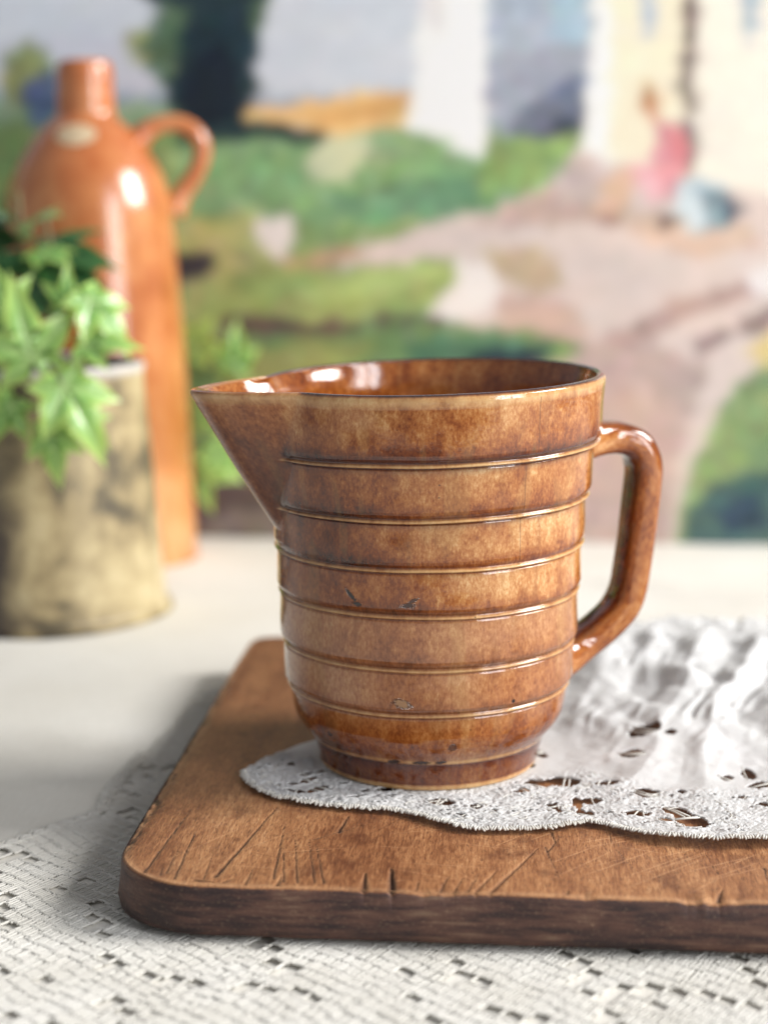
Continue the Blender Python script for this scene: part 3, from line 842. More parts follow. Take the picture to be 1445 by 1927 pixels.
        v, f = tube_arrays(np.column_stack([p, z]), [.00036, .00036, .0003, .00022], 5); acc.add(v, f)
    fr = obj("picot_fringe", acc.mesh("picot_fringe"), COTTON, root); tag(fr, kind="stuff")


build_doily()

# ================================================================== the ringed stoneware pitcher
def glaze_material(name, spouty=True):
    m = NT(name)
    uv = m.attr("guv", "Vector")
    tone = m.attr("tone"); pool = m.attr("pool"); ridge = m.attr("ridge")
    st1 = m.noise(m.scale(uv, (900, 430, 1)), 1, 4, .65)
    st2 = m.noise(m.scale(uv, (420, 60, 1)), 1, 2, .5)
    st3 = m.noise(m.scale(uv, (190, 110, 1)), 1, 4, .62)
    fine = m.noise(m.scale(uv, (1700, 800, 1)), 1, 2, .6)
    big = m.noise(m.scale(uv, (36, 20, 1)), 1, 2, .5)
    f = m.math('ADD', tone, m.math('MULTIPLY', m.math('SUBTRACT', st1, .5), .62))
    f = m.math('ADD', f, m.math('MULTIPLY', m.math('SUBTRACT', st2, .5), .20))
    f = m.math('ADD', f, m.math('MULTIPLY', m.math('SUBTRACT', st3, .5), .85))
    f = m.math('ADD', f, m.math('MULTIPLY', m.math('SUBTRACT', fine, .5), .55))
    f = m.math('ADD', f, m.math('MULTIPLY', m.math('SUBTRACT', big, .5), .80), clamp=True)
    col = m.ramp(f, [(.0, linc(48, 22, 12)), (.22, linc(90, 41, 15)), (.42, linc(124, 63, 23)), (.60, linc(154, 92, 42)), (.80, linc(182, 128, 75)), (1, linc(206, 168, 118))])
    mv = m.math('MULTIPLY', m.attr("mauve"), m.range(big, .3, .7, .45, 1.0))
    col = m.mix(m.math('MULTIPLY', mv, .62), col, m.mix(m.range(st1, .3, .7), linc(136, 90, 62), linc(188, 142, 106)))
    # thicker runs of glaze, with edges
    runs = m.noise(m.scale(uv, (120, 26, 1)), 1, 2, .5, .4)
    col = m.mix(m.range(runs, .58, .66, 0, .28), col, linc(104, 54, 24))
    col = m.mix(m.range(runs, .42, .36, 0, .16), col, linc(160, 128, 78))  # paler patches painted to resemble reflections
    pn = m.math('MULTIPLY', pool, m.range(st3, .25, .6, .45, 1.0))
    col = m.mix(pn, col, linc(62, 38, 42))
    rn = m.math('MULTIPLY', ridge, m.range(st3, .30, .60, .25, .85))
    col = m.mix(rn, col, linc(200, 164, 116))
    # pinholes in the glaze
    vo = m.n('ShaderNodeTexVoronoi'); m.link(m.scale(uv, (260, 260, 1)), vo.inputs['Vector']); vo.inputs['Scale'].default_value = 1
    vsep = m.n('ShaderNodeSeparateColor'); m.link(vo.outputs['Color'], vsep.inputs[0])
    pin = m.math('MULTIPLY', m.range(vo.outputs['Distance'], .10, .05), m.math('GREATER_THAN', vsep.outputs[0], .80))
    col = m.mix(m.math('MULTIPLY', pin, .75), col, linc(60, 34, 22))
    h = m.math('ADD', m.math('MULTIPLY', st1, .35), m.math('MULTIPLY', st3, 1.0))
    bmp = m.bump(h, .20, .0006)
    chipsum = None
    if spouty:
        sep = m.n('ShaderNodeSeparateXYZ'); m.link(uv, sep.inputs[0])
        U, Vv = sep.outputs[0], sep.outputs[1]
        warp = m.noise(m.scale(uv, (1300, 1300, 1)), 1, 4, .7)
        # chips knocked out of the glaze: centre angle, height, half sizes (m)
        for (deg, z, ru, rv, rot, inner) in ((242.1, .0325, .0029, .0013, -.25, linc(158, 122, 88)), (223.6, .0662, .0026, .0006, -.75, linc(30, 22, 20)),
                                             (226.2, .0636, .0014, .0006, -.2, linc(38, 26, 22)), (244.9, .0640, .0020, .0007, .1, linc(58, 32, 26)),
                                             (246.5, .0655, .0016, .0005, .5, linc(70, 40, 28)), (285.6, .0312, .0006, .0006, 0, linc(26, 18, 18)), (236, .0104, .0024, .0007, .1, linc(52, 30, 22)),
                                             (249, .0106, .0034, .0006, 0, linc(48, 28, 22)), (258, .0108, .0022, .0006, .1, linc(46, 28, 22)),
                                             (262, .0170, .0014, .0012, .3, linc(96, 54, 28)), (207, .0175, .0011, .0008, 0, linc(60, 34, 24))):
            du = m.math('SUBTRACT', U, math.radians(deg) * .05); dv = m.math('SUBTRACT', Vv, z)
            c, s = math.cos(rot), math.sin(rot)
            a = m.math('ADD', m.math('MULTIPLY', du, c / ru), m.math('MULTIPLY', dv, s / ru))
            b = m.math('ADD', m.math('MULTIPLY', du, -s / rv), m.math('MULTIPLY', dv, c / rv))
            d = m.math('SQRT', m.math('ADD', m.math('MULTIPLY', a, a), m.math('MULTIPLY', b, b)))
            d = m.math('ADD', d, m.math('MULTIPLY', m.math('SUBTRACT', warp, .5), 2.4))
            rim = m.range(d, 1.15, .95, 0, 1); core = m.range(d, .85, .7, 0, 1)
            col = m.mix(m.math('MULTIPLY', rim, .85), col, linc(60, 32, 22))
            col = m.mix(core, col, inner)
            chipsum = rim if chipsum is None else m.math('MAXIMUM', chipsum, rim)
        # hairline cracks running down from the rim
        for (deg, z0, z1) in ((288.0, .107, .1265), (285.0, .075, .106)):
            du = m.math('SUBTRACT', U, math.radians(deg) * .05)
            du = m.math('ADD', du, m.math('MULTIPLY', m.math('SUBTRACT', st2, .5), .0004))
            ln = m.range(m.math('ABSOLUTE', du), .00022, .00008)
            ln = m.math('MULTIPLY', ln, m.math('MULTIPLY', m.math('GREATER_THAN', Vv, z0), m.math('LESS_THAN', Vv, z1)))
            col = m.mix(m.math('MULTIPLY', ln, .6), col, linc(60, 34, 24))
    if chipsum is not None: bmp = m.bump(m.math('MULTIPLY', chipsum, -1.0), .8, .0008, bmp)
    m.set(Base_Color=col, Roughness=.05, Normal=bmp)
    m.p.inputs['Specular IOR Level'].default_value = .72
    return m.m


def build_pitcher():
    root = empty("pitcher", (PCX, PCY, 0.0184), R(20.9))
    tag(root, "brown glazed stoneware pitcher with raised rings, pouring spout and angular handle", "pitcher")
    H = .1285
    ring_z = [.1073, .0901, .0747, .0598, .0426, .0278]
    ring_r = [.0548, .0519, .0504, .0492, .0479, .0464]
    band = [(.0562, .0557), (.0534, .0526), (.0509, .0508), (.0498, .0501), (.0490, .0492), (.0479, .0478), (.0460, .0452)]
    prof = []  # z, r, tone, pool, ridge
    prof += [(H - .0000, .0535, .15, .6, 0), (H + .0004, .0546, .12, .7, 0), (H + .0001, .0556, .2, .5, .0), (H - .0006, .0562, .8, 0, .7), (H - .0016, .0564, .85, 0, .9), (H - .0034, .0563, .74, 0, .3)]
    tops = [H - .004] + [z - .0012 for z in ring_z]
    for k in range(7):
        zt = tops[k]
        zb = ring_z[k] + .0011 if k < 6 else .0215
        rt, rb = band[k]
        n = 14
        for i in range(n + 1):
            t = i / n
            z = zt + (zb - zt) * t
            ch = min(.0018, (zt - zb) * .15)
            r = rt + (rb - rt) * t
            if k < 6:
                e = max(0.0, (zb + ch - z) / ch)
                tgt = ring_r[k] - .0002
                r = r * (1 - e ** 1.6) + tgt * e ** 1.6
            tone = .68 - .12 * t - .22 * smooth(.60, 1.0, t)
            if k == 0: tone += .03 - .10 * smooth(.35, .9, t)
            if k == 6: tone = .62 - .12 * t
            pool = float((1.0 if k == 0 else .85) * smooth(.84 if k == 0 else .90, 1.0, t)) * (1.0, .75, .45, .35, .3, .3, 0)[k]
            pool = max(pool, float(.5 * (1 - smooth(0, .12, t))) * (0, 1, .8, .4, .3, .3, .3)[k])
            prof.append((z, r, float(tone), pool, 0.0))
        if k < 6:
            z, r = ring_z[k], ring_r[k]
            pk = (1.0, .7, .35, .35, .25, .25)[k]
            prof += [(z + .0008, r - .0003, .45, .6 * pk, .1), (z + .0004, r + .0001, .7, .1 * pk, .55), (z, r + .00036, .85, 0, .9), (z - .00035, r + .0000, .6, .2 * pk, .45), (z - .0007, band[k + 1][0] - .0003, .35, .8 * pk, 0)]
    # curve in to the foot
    prof += [(.0198, .0449, .50, 0, 0), (.0183, .0444, .48, 0, 0), (.0165, .0436, .46, 0, 0), (.0147, .0424, .45, 0, 0), (.0130, .0410, .44, .15, 0), (.0115, .0397, .48, .25, .1),
             (.0107, .0391, .65, 0, .7), (.0101, .0388, .6, .1, .5), (.0096, .0384, .25, .8, 0), (.0088, .0382, .3, .6, 0), (.0070, .0377, .42, .4, 0), (.0040, .0368, .45, .4, 0), (.0026, .0365, .4, .5, 0),
             (.0018, .0365, .7, 0, .8), (.0008, .0362, .8, 0, 1), (.0, .0348, .8, 0, 1), (.0, .0290, .8, 0, 1), (.0022, .0270, .7, 0, .6), (.0024, .001, .7, 0, .6)]
    prof = np.array(prof)
    # refine along the profile
    t = np.r_[0, np.cumsum(np.hypot(np.diff(prof[:, 0]), np.diff(prof[:, 1])))]
    tt = np.unique(np.concatenate([t, np.arange(0, t[-1], .00055)]))
    prof = np.stack([np.interp(tt, t, prof[:, c]) for c in range(5)], 1)
    # inner wall, from the lip down
    inn = []
    for z in np.linspace(H, .008, 60):
        inn.append((z - (.0004 if z > H - .001 else 0), .0535 - .0013 * smooth(H, H - .006, z) - (.1285 - z) * .10 - .012 * float(smooth(.02, .008, z)), .52, 0, 0))
    inn += [(.0068, .030, .36, 0, 0), (.0064, .016, .34, 0, 0), (.0064, .001, .34, 0, 0)]
    inn = np.array(inn)

    nt = 720
    th = np.linspace(0, 2 * np.pi, nt, endpoint=False)

    prof_sm = (np.array([.07, .0875, .107, .1285]), np.array([.0496, .0510, .0538, .0562]))

    def shape(pf, inner):
        Zp = np.repeat(pf[:, 0][:, None], nt, 1); Rp = np.repeat(pf[:, 1][:, None], nt, 1)
        T = np.repeat(th[None], len(pf), 0)
        # hand-made wobble
        Rp = Rp * (1 + .0035 * np.sin(2 * T + 1.0) + .002 * np.sin(3 * T + 4)) + .00025 * (vnoise(T * 5, Zp * 160, 81) - .5) * (Rp > .03)
        phi = (T - np.pi + np.pi) % (2 * np.pi) - np.pi       # angle from the spout (-X)
        phi = ((T - np.pi) + np.pi) % (2 * np.pi) - np.pi
        zz = np.clip((Zp - .082) / (H - .082), 0, 1)
        s = .0512 + (.0790 - .0512) * zz ** .95
        if inner: s = s - .0060
        ph0 = R(3.0) + R(22.0) * zz
        qa = np.clip(1 - (np.sqrt(phi ** 2 + R(6.5) ** 2) - R(6.5)) / ph0, 0, 1)
        rb_ = np.interp(Zp, prof_sm[0], prof_sm[1]) - (.0035 if inner else 0)
        rw = np.where(qa > 0, rb_ + (s - rb_) * qa ** 1.22, 0)
        rw = np.where((np.abs(phi) < 1.1) & (Zp > .078), rw, 0)
        if not inner: rw = rw - np.where(Zp > H - .0040, 1.2 * np.maximum(.0564 - np.repeat(pf[:, 1][:, None], nt, 1), 0) * 1.25, 0)
        e = .0008
        d = rw - Rp
        Rn = Rp + np.where(d > -.01, .5 * (d + np.sqrt(d * d + e * e)) , 0)
        spout = smooth(-.0003, .0012, d) * (rw > 0)
        # lip dips a touch at the spout and the pot sags towards it
        Zp0 = Zp
        Zp = Zp + (.00030 * (vnoise(np.cos(T) * 2.2 + 5, np.sin(T) * 2.2 + Zp * 60, 83) - .5) * 2) * smooth(H, H - .01, Zp) * smooth(.004, .012, Zp)
        X = Rn * np.cos(T); Y = Rn * np.sin(T)
        tilt = .030 * smooth(.02, H, Zp)
        Zn = Zp + X * tilt
        return X, Y, Zn, T, Zp0, spout
    X, Y, Z, T, Zp, sp = shape(prof, False)
    Xi, Yi, Zi, Ti, Zpi, spi = shape(inn, True)
    no, ni = len(prof), len(inn)
    # order: inner bottom ... inner lip, outer lip ... foot
    VX = np.vstack([Xi[::-1], X]); VY = np.vstack([Yi[::-1], Y]); VZ = np.vstack([Zi[::-1], Z])
    V = np.stack([VX, VY, VZ], -1).reshape(-1, 3)
    F = grid_faces(no + ni, nt, True)[:, ::-1]
    me = mesh_np("body", V, [F])
    A = lambda c, sp_, pf: np.repeat(pf[:, c][:, None], nt, 1)
    tone = np.vstack([A(2, 0, inn)[::-1], A(2, 0, prof) * (1 - sp) + sp * (.52 + .25 * smooth(.11, .128, Zp))])
    # broad wander of the glaze; left-side shade is put into tone too
    pool = np.vstack([A(3, 0, inn)[::-1], A(3, 0, prof) * (1 - .9 * sp) + .28 * sp * smooth(.125, .10, Zp)])
    ridge = np.vstack([A(4, 0, inn)[::-1], A(4, 0, prof) * (1 - sp * (Zp < .12))])
    thick = smooth(R(250), R(205), T) * smooth(R(160), R(185), T) * smooth(.055, .075, Zp) * (.4 + 1.2 * vnoise(T * 16, Zp * 30, 84))  # dark glaze runs and the left flank's shade, both darkening the tone
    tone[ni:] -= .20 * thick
    mau = np.vstack([np.zeros((ni, nt)), (smooth(.066, .056, Zp) * smooth(.020, .030, Zp) * .9 + .25 * sp)])
    fattr(me, "mauve", mau)
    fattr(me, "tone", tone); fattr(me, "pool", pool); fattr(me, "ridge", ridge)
    uvv = np.stack([np.vstack([Ti[::-1], T]) * .05, np.vstack([Zpi[::-1] + .3, Zp]), np.zeros((no + ni, nt))], -1)
    vattr(me, "guv", uvv)
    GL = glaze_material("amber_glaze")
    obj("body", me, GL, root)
    # handle, in the plane opposite the spout
    cl = catmull([(.0510, .1040), (.0600, .1046), (.0680, .1038), (.0738, .1005), (.0762, .0945), (.0762, .0870), (.0750, .0760), (.0736, .0640), (.0722, .0545), (.0698, .0482), (.0648, .0425), (.0575, .0372), (.0500, .0332), (.0425, .0312)], 8)
    n = len(cl)
    s = np.linspace(0, 1, n)
    tan = np.gradient(cl, axis=0); tan /= np.linalg.norm(tan, axis=1)[:, None]
    nrm = np.stack([-tan[:, 1], tan[:, 0]], 1)
    flare = 1 + .45 * np.exp(-(s / .07) ** 2) + .75 * np.exp(-((1 - s) / .085) ** 2)
    a_in = .0053 * (1 + .50 * (flare - 1)); a_w = .0076 * flare
    ns = 28
    aa = np.linspace(0, 2 * np.pi, ns, endpoint=False)
    ce = np.sign(np.cos(aa)) * np.abs(np.cos(aa)) ** .62; se = np.sign(np.sin(aa)) * np.abs(np.sin(aa)) ** .62
    HX = cl[:, 0][:, None] + nrm[:, 0][:, None] * a_in[:, None] * ce[None]
    HZ = cl[:, 1][:, None] + nrm[:, 1][:, None] * a_in[:, None] * ce[None]
    HY = a_w[:, None] * se[None] * np.ones((n, 1))
    wob = .0004 * (vnoise(s[:, None] * 24 + 0 * aa[None], aa[None] * 1.2 + 0 * s[:, None], 90) - .5)
    HX = HX + wob
    HZ = HZ + HX * .030 * smooth(.02, .1285, HZ)
    me = mesh_np("handle", np.stack([HX, HY, HZ], -1).reshape(-1, 3), [grid_faces(n, ns, True)[:, ::-1]])
    outer = np.abs(se)[None] ** 4
    ht = .18 + .36 * outer + .0 * s[:, None] + .22 * np.exp(-(s / .1) ** 2)[:, None] + .16 * np.exp(-((1 - s) / .12) ** 2)[:, None]
    fattr(me, "tone", np.clip(ht, 0, 1)); fattr(me, "pool", np.zeros((n, ns))); fattr(me, "ridge", np.zeros((n, ns)))
    arc = np.r_[0, np.cumsum(np.linalg.norm(np.diff(cl, axis=0), axis=1))]
    guv = np.stack([np.repeat((aa * .006)[None], n, 0), np.repeat(arc[:, None] * .6, ns, 1), np.zeros((n, ns))], -1)
    vattr(me, "guv", guv)
    obj("handle", me, glaze_material("amber_glaze_handle", False), root)


build_pitcher()

# ================================================================== tall stoneware jug at the back left
def lathe(prof, n=128):
    prof = np.array(prof); a = np.linspace(0, 2 * np.pi, n, endpoint=False)
    V = np.stack([prof[:, 1][:, None] * np.cos(a), prof[:, 1][:, None] * np.sin(a), np.repeat(prof[:, 0][:, None], n, 1)], -1).reshape(-1, 3)
    return V, grid_faces(len(prof), n, True)


def build_jug():
    root = empty("stoneware_jug", (-.2418, .962, -0.0015), R(14))
    tag(root, "tall orange-brown glazed stoneware bottle with small ring handle behind the ivy pot", "jug")
    P = [(.0002, .001), (.0002, .054), (.002, .0565), (.006, .057), (.055, .0552), (.105, .0532), (.135, .0512), (.167, .0490), (.197, .0470), (.2115, .0444), (.2235, .0398), (.2345, .0330), (.2440, .0254), (.2495, .0192), (.253, .0165), (.262, .0160), (.2705, .0156), (.2712, .0160), (.2730, .0158), (.2790, .0150), (.2812, .0138), (.2816, .0120), (.279, .0105), (.250, .0105), (.240, .012)]
    sm = catmull(P, 6)
    V, F = lathe(sm, 144)
    ang = np.arctan2(V[:, 1], V[:, 0])
    V[:, 0] += .0001 * np.sin(V[:, 2] * 320) * np.cos(ang) * (V[:, 2] > .01); V[:, 1] += .0001 * np.sin(V[:, 2] * 320) * np.sin(ang) * (V[:, 2] > .01)
    m = NT("salt_glaze")
    o = m.obj()
    big = m.noise(m.scale(o, (14, 14, 9)), 1, 4, .6)
    med = m.noise(m.scale(o, (90, 90, 50)), 1, 3)
    sx = m.n('ShaderNodeSeparateXYZ'); m.link(o, sx.inputs[0])
    f = m.math('ADD', m.math('MULTIPLY', big, .75), m.math('MULTIPLY', med, .25))
    col = m.ramp(f, [(.34, linc(128, 66, 30)), (.45, linc(170, 98, 50)), (.55, linc(194, 130, 78)), (.66, linc(210, 162, 112))])
    zb = m.math('ADD', sx.outputs[2], m.math('MULTIPLY', m.math('SUBTRACT', big, .5), .03))
    dark = m.math('MULTIPLY', m.range(zb, .050, .062), m.range(zb, .125, .085))
    col = m.mix(m.math('MULTIPLY', dark, .55), col, linc(150, 92, 34))
    red = m.range(zb, .195, .235)
    col = m.mix(m.math('MULTIPLY', red, .5), col, linc(168, 82, 42))
    m.set(Base_Color=col, Roughness=.22, Normal=m.bump(med, .06, .0008))
    m.p.inputs['Specular IOR Level'].default_value = .85
    obj("body", mesh_np("body", V, [F]), m.m, root)
    hp = catmull([(.026, .236), (.034, .2440), (.045, .2480), (.056, .2465), (.0635, .2390), (.0640, .2290), (.0590, .2180), (.0520, .2080), (.0470, .1980)], 8)
    path = np.stack([hp[:, 0], np.zeros(len(hp)), hp[:, 1]], 1)
    s = np.linspace(0, 1, len(hp))
    v, f = tube_arrays(path, .0050 + .0022 * np.exp(-(s / .12) ** 2) + .0022 * np.exp(-((1 - s) / .12) ** 2), 20, 1.0, (0, 1, 0))
    obj("handle", mesh_np("handle", v, f), m.m, root)
    # pale worn patch: a stamped seal on the shoulder, facing the viewer
    acc_v, acc_f = [], []
    nr, na = 6, 28
    phi0 = R(-118 - 14 + 30)
    pz = 0.2405
    prof = sm[(sm[:, 0] > .2) & (np.arange(len(sm)) < len(sm) * .7)]
    vs = []
    for i in range(nr):
        for j in range(na):
            q = i / (nr - 1); a = 2 * np.pi * j / na
            du = .0115 * q * math.cos(a); dz = .0058 * q * math.sin(a)
            z = pz + dz
            r = float(np.interp(z, prof[:, 0], prof[:, 1])) + .0010 - .0006 * q
            ph = phi0 + du / max(r, .01)
            vs.append((r * math.cos(ph), r * math.sin(ph), z))
    me = mesh_np("seal_stamp", np.array(vs), [grid_faces(nr, na, True)])
    m2 = NT("pale_slip")
    o = m2.obj()
    m2.set(Base_Color=m2.mix(m2.noise(m2.scale(o, (300, 300, 300)), 1, 3), linc(205, 190, 160), linc(180, 150, 115)), Roughness=.4)
    tag(obj("seal_stamp", me, m2.m, root), "pale oval patch on the shoulder")


build_jug()

# ================================================================== mottled pot
POTX, POTY = -.2370, .8260


def build_pot():
    root = empty("plant_pot", (POTX, POTY, 0.0))
    tag(root, "mottled beige and dark brown cylindrical pot holding the ivy, cut by the left edge", "pot")
    P = [(.0002, .002), (.0002, .0605), (.0010, .0628), (.003, .0634), (.0045, .0630), (.0058, .0618), (.03, .0595), (.06, .0572), (.09, .0548), (.119, .0528), (.1215, .0534), (.1238, .0534), (.1246, .0526), (.1240, .0514), (.12, .0508), (.07, .0520), (.06, .002)]
    sm = catmull(P, 5)
    V, F = lathe(sm, 128)
    V[:, :2] *= (1 + .012 * (vnoise(np.arctan2(V[:, 1], V[:, 0]) * 3, V[:, 2] * 40, 95) - .5))[:, None]
    m = NT("mottled_tin")
    o = m.obj()
    a = m.noise(m.scale(o, (26, 26, 22)), 1, 4, .62, .4)
    b = m.noise(m.scale(o, (60, 60, 60)), 1, 4, .65)
    f = m.math('ADD', m.math('MULTIPLY', a, .62), m.math('MULTIPLY', b, .38))
    col = m.ramp(f, [(.34, linc(52, 48, 44)), (.42, linc(102, 92, 70)), (.49, linc(148, 132, 98)), (.58, linc(176, 160, 122)), (.74, linc(204, 192, 158))])
    # shading of the pot's left flank, put into the colour
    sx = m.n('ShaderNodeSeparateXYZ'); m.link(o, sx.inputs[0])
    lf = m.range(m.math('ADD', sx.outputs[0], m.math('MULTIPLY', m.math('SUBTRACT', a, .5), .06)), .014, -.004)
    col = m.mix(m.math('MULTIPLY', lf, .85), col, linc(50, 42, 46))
    rimf = m.range(sx.outputs[2], .1195, .1215)
    col = m.mix(m.math('MULTIPLY', rimf, .6), col, linc(206, 206, 208))
    m.set(Base_Color=col, Roughness=.42, Normal=m.bump(b, .2, .001))
    obj("wall", mesh_np("wall", V, [F]), m.m, root)
    n = 40
    xs = np.linspace(-1, 1, n); X, Y = np.meshgrid(xs, xs)
    rr = np.maximum(np.abs(X), np.abs(Y)); an = np.arctan2(Y, X); q = rr * .0506
    SX, SY = q * np.cos(an), q * np.sin(an)
    SZ = .1105 + .008 * fbm(SX * 160, SY * 160, 97, 3)
    m3 = NT("potting_soil")
    o = m3.obj()
    m3.set(Base_Color=m3.ramp(m3.noise(m3.scale(o, (400, 400, 400)), 1, 4), [(.35, linc(34, 24, 20)), (.7, linc(88, 58, 44))]), Roughness=.95)
    obj("soil", mesh_np("soil", np.stack([SX, SY, SZ], -1).reshape(-1, 3), [grid_faces(n, n)]), m3.m, root)


build_pot()

# ================================================================== ivy
def leaf_mesh(name, lobes, curl, fold, seed):
    r_ = np.random.default_rng(seed)
    # outline in polar form around the leaf's base-centre; +Y is the tip
    pts = []
    for i, (ang, L, w) in enumerate(lobes):
        tip = np.array([math.sin(R(ang)), math.cos(R(ang))]) * L
        pts.append((ang, tip, w))
    out = []
    for i, (ang, tip, w) in enumerate(pts):
        d = tip / np.linalg.norm(tip); s = np.array([d[1], -d[0]])
        L = np.linalg.norm(tip)
        for t, k in ((.30, -1.0), (.52, -.80), (.75, -.42), (.90, -.14), (1.0, 0.0), (.90, .14), (.75, .42), (.52, .80), (.30, 1.0)):
            out.append(d * L * t + s * w * k)
    out.append(np.array([.06, -.16])); out.append(np.array([0, -.05])); out.append(np.array([-.06, -.16]))
    out = np.array(out)
    # order by lobes, first lobe at -150
    n = len(out)
    rings = [0.0, .28, .52, .74, .90, 1.0]
    vs = []; ed = []
    for q in rings:
        for p in out:
            vs.append(p * q); ed.append(q)
    vs = np.array(vs); ed = np.array(ed)
    # ridge lines along the lobe axes
    angv = np.degrees(np.arctan2(vs[:, 0], vs[:, 1])); rad = np.linalg.norm(vs, axis=1)
    dist = np.full(len(vs), 9.0)
    for ang, tip, w in pts:
        d = tip / np.linalg.norm(tip); s = np.array([d[1], -d[0]])
        along = vs @ d
        dist = np.minimum(dist, np.where(along > -.01, np.abs(vs @ s), 9))
    z = fold * np.minimum(dist, .35) - curl * rad ** 2 + .03 * (vnoise(vs[:, 0] * 4 + seed, vs[:, 1] * 4, seed) - .5)
    V = np.column_stack([vs, z])
    i = np.arange(n); j = (i + 1) % n
    F = [np.stack([k * n + i, k * n + j, (k + 1) * n + j, (k + 1) * n + i], 1)[:, ::-1] for k in range(len(rings) - 1)]
    me = mesh_np(name, V, [np.vstack(F)])
    fattr(me, "rim", ed)
    fattr(me, "vein", np.exp(-(dist / .035) ** 2) * (1 - .6 * ed))
    return me


def leaf_material(name, lo, hi, edge, vein, rough):
    m = NT(name)
    o = m.obj()
    n = m.noise(m.scale(o, (3, 3, 3)), 1, 3)
    rnd = m.n('ShaderNodeObjectInfo').outputs['Random']
    f = m.math('ADD', m.math('MULTIPLY', n, .6), m.math('MULTIPLY', rnd, .5), clamp=True)
    col = m.mix(m.range(f, .2, .85), lo, hi)
    col = m.mix(m.range(m.attr("rim"), .70, 1.0, 0, .8), col, edge)
    col = m.mix(m.math('MULTIPLY', m.attr("vein"), .7), col, vein)
    m.set(Base_Color=col, Roughness=rough, Normal=m.bump(n, .1, .02))
    tr = m.n('ShaderNodeBsdfTranslucent'); m.link(m.mix(.5, col, edge), tr.inputs[0])
    mx = m.n('ShaderNodeMixShader'); mx.inputs[0].default_value = .25
    m.link(m.p.outputs[0], mx.inputs[1]); m.link(tr.outputs[0], mx.inputs[2]); m.link(mx.outputs[0], m.out.inputs[0])
    return m.m


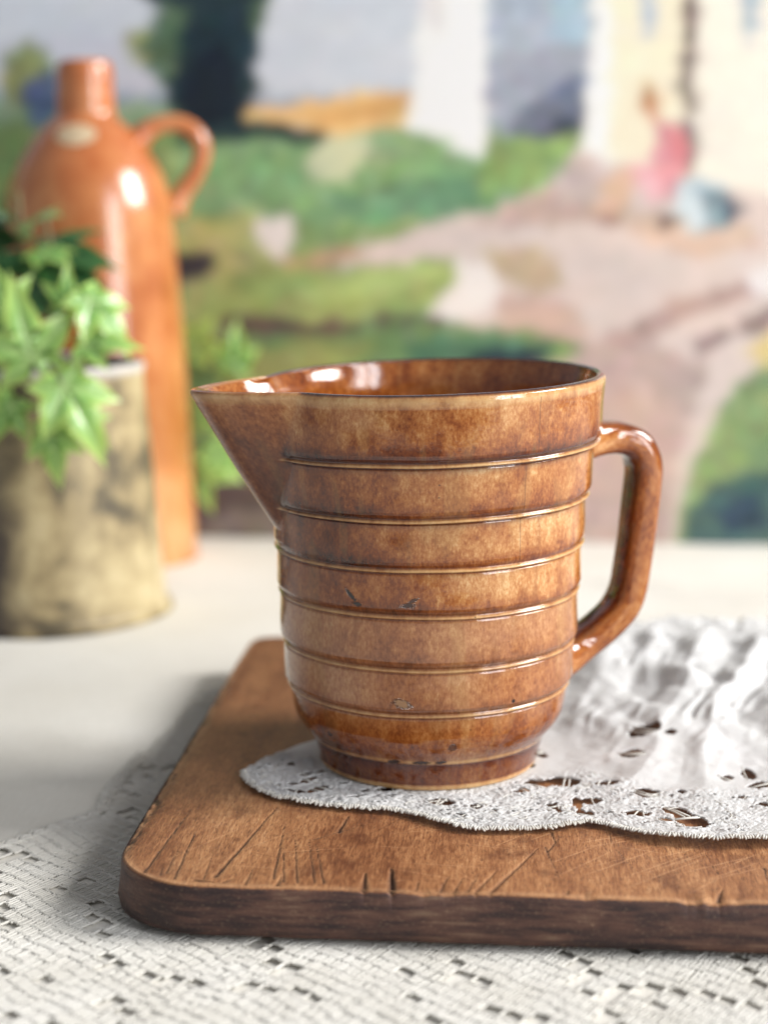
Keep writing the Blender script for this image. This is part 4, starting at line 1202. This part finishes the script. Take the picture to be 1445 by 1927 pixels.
def build_ivy():
    root = empty("ivy_plant", (POTX, POTY, .112))
    tag(root, "green ivy with star-shaped leaves spilling over the front of the mottled pot", "ivy")
    base = np.array([POTX, POTY, .112])
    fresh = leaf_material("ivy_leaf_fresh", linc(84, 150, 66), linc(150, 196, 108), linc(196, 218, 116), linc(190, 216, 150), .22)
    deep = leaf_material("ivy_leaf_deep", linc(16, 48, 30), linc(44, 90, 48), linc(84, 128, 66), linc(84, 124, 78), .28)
    A = leaf_mesh("leaf_star", [(-122, .58, .17), (-58, .86, .21), (0, 1.05, .23), (58, .82, .21), (125, .60, .17)], .30, .34, 3)
    B = leaf_mesh("leaf_narrow", [(-120, .48, .19), (-52, .72, .23), (0, 1.05, .27), (52, .72, .23), (120, .48, .19)], .34, .36, 5)
    C = leaf_mesh("leaf_broad", [(-115, .55, .24), (-55, .74, .26), (0, .92, .28), (55, .74, .26), (115, .55, .24)], .15, .22, 9)
    for me, m in ((A, fresh), (B, fresh), (C, deep)): me.materials.append(m)
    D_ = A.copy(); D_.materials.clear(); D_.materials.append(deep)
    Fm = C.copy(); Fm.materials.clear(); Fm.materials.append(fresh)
    stem_m = NT("ivy_stem"); o = stem_m.obj()
    stem_m.set(Base_Color=stem_m.mix(stem_m.noise(stem_m.scale(o, (200, 200, 200)), 1, 2), linc(90, 104, 56), linc(120, 84, 60)), Roughness=.6)

    def leaf(me, pos, size, tipdir, normal):
        """tipdir: where the leaf's tip points; normal: which way its face looks (world)"""
        y = Vector(tipdir).normalized(); z = Vector(normal).normalized()
        x = y.cross(z).normalized(); z = x.cross(y).normalized()
        M = Matrix((x, y, z)).transposed().to_4x4()
        ob = bpy.data.objects.new("leaf", me); COL.objects.link(ob)
        ob.parent = root
        ob.matrix_basis = Matrix.Translation(Vector(pos) - Vector(base)) @ M @ Matrix.Scale(size, 4)
        return ob

    def stem(pts, r=.0011):
        pth = catmull(np.array(pts) - base, 8)
        v, f = tube_arrays(pth, r, 7)
        obj("stem", mesh_np("stem", v, f), stem_m.m, root)

    S = [  # mesh, position, size, tip direction, facing
        (A, (-.2145, .742, .1350), .037, (-.22, -.1, 1), (.15, -1, .40)),
        (B, (-.1990, .738, .1215), .036, (.55, -.2, -.8), (.25, -.9, .65)),
        (B, (-.1900, .752, .1590), .029, (.75, -.1, -.7), (.55, -.7, .55)),
        (A, (-.2010, .755, .1590), .017, (.1, -.2, 1), (.3, -1, .5)),
        (B, (-.2060, .740, .1010), .024, (.15, -.25, -1), (.1, -1, .3)),
        (A, (-.2390, .742, .1260), .034, (-.9, -.2, .1), (0, -1, .7)),
        (B, (-.1900, .744, .1400), .024, (1, -.1, .15), (.2, -.8, .8)),
        (A, (-.2240, .740, .1130), .022, (-.5, -.3, -.8), (.1, -1, .3)),
        (B, (-.1930, .746, .1080), .018, (.7, -.1, -.8), (.4, -1, .3)),
        (A, (-.2280, .750, .1560), .024, (-.3, -.1, 1), (.1, -1, .6)),
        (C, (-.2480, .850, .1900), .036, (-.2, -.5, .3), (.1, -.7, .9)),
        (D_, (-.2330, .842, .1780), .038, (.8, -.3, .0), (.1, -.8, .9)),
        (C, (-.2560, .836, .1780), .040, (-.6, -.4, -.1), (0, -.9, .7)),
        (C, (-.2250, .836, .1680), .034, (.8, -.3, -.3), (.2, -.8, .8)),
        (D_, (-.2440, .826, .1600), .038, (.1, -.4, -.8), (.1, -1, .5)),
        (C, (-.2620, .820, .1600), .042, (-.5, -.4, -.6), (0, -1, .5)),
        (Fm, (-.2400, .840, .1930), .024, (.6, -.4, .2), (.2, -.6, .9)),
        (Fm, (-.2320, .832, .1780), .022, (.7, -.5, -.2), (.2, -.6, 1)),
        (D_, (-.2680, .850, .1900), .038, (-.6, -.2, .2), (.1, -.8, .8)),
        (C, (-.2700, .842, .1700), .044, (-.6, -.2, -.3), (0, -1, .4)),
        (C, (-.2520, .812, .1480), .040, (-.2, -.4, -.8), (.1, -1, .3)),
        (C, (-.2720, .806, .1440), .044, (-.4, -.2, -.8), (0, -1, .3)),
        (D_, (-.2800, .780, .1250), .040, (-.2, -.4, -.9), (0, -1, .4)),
    ]
    for s in S: leaf(*s)
    # trailing strand that runs behind the jug along the painting
    S2 = [(Fm, (-.1880, .990, .1180), .026, (.5, -.2, .9), (.1, -1, .4)), (B, (-.1650, .992, .1080), .026, (.1, -.2, 1), (.2, -1, .3)),
          (A, (-.1830, .990, .0800), .024, (.7, -.1, .2), (.1, -1, .5)), (Fm, (-.1760, .988, .0560), .026, (.6, -.2, -.6), (.2, -1, .4)),
          (A, (-.1870, .988, .0450), .026, (.3, -.2, -.9), (0, -1, .4))]
    for s in S2: leaf(*s)
    stem([(-.240, .822, .118), (-.236, .800, .140), (-.222, .770, .150), (-.216, .748, .138)])
    stem([(-.232, .818, .118), (-.220, .790, .150), (-.205, .765, .158), (-.190, .756, .156)])
    stem([(-.226, .770, .140), (-.212, .750, .136), (-.203, .742, .122), (-.205, .744, .100), (-.214, .746, .085)])
    stem([(-.245, .800, .120), (-.246, .770, .140), (-.236, .748, .125), (-.231, .744, .095)])
    stem([(-.244, .832, .115), (-.246, .842, .160), (-.249, .848, .208)], .0014)
    stem([(-.236, .834, .115), (-.230, .842, .160), (-.234, .842, .195)], .0014)
    stem([(-.252, .830, .115), (-.262, .838, .160), (-.268, .848, .200)], .0014)
    stem([(-.262, 1.010, .150), (-.225, 1.011, .140), (-.190, 1.006, .128), (-.166, .996, .112), (-.176, .996, .085), (-.176, .994, .060), (-.186, .994, .046)], .0012)


build_ivy()
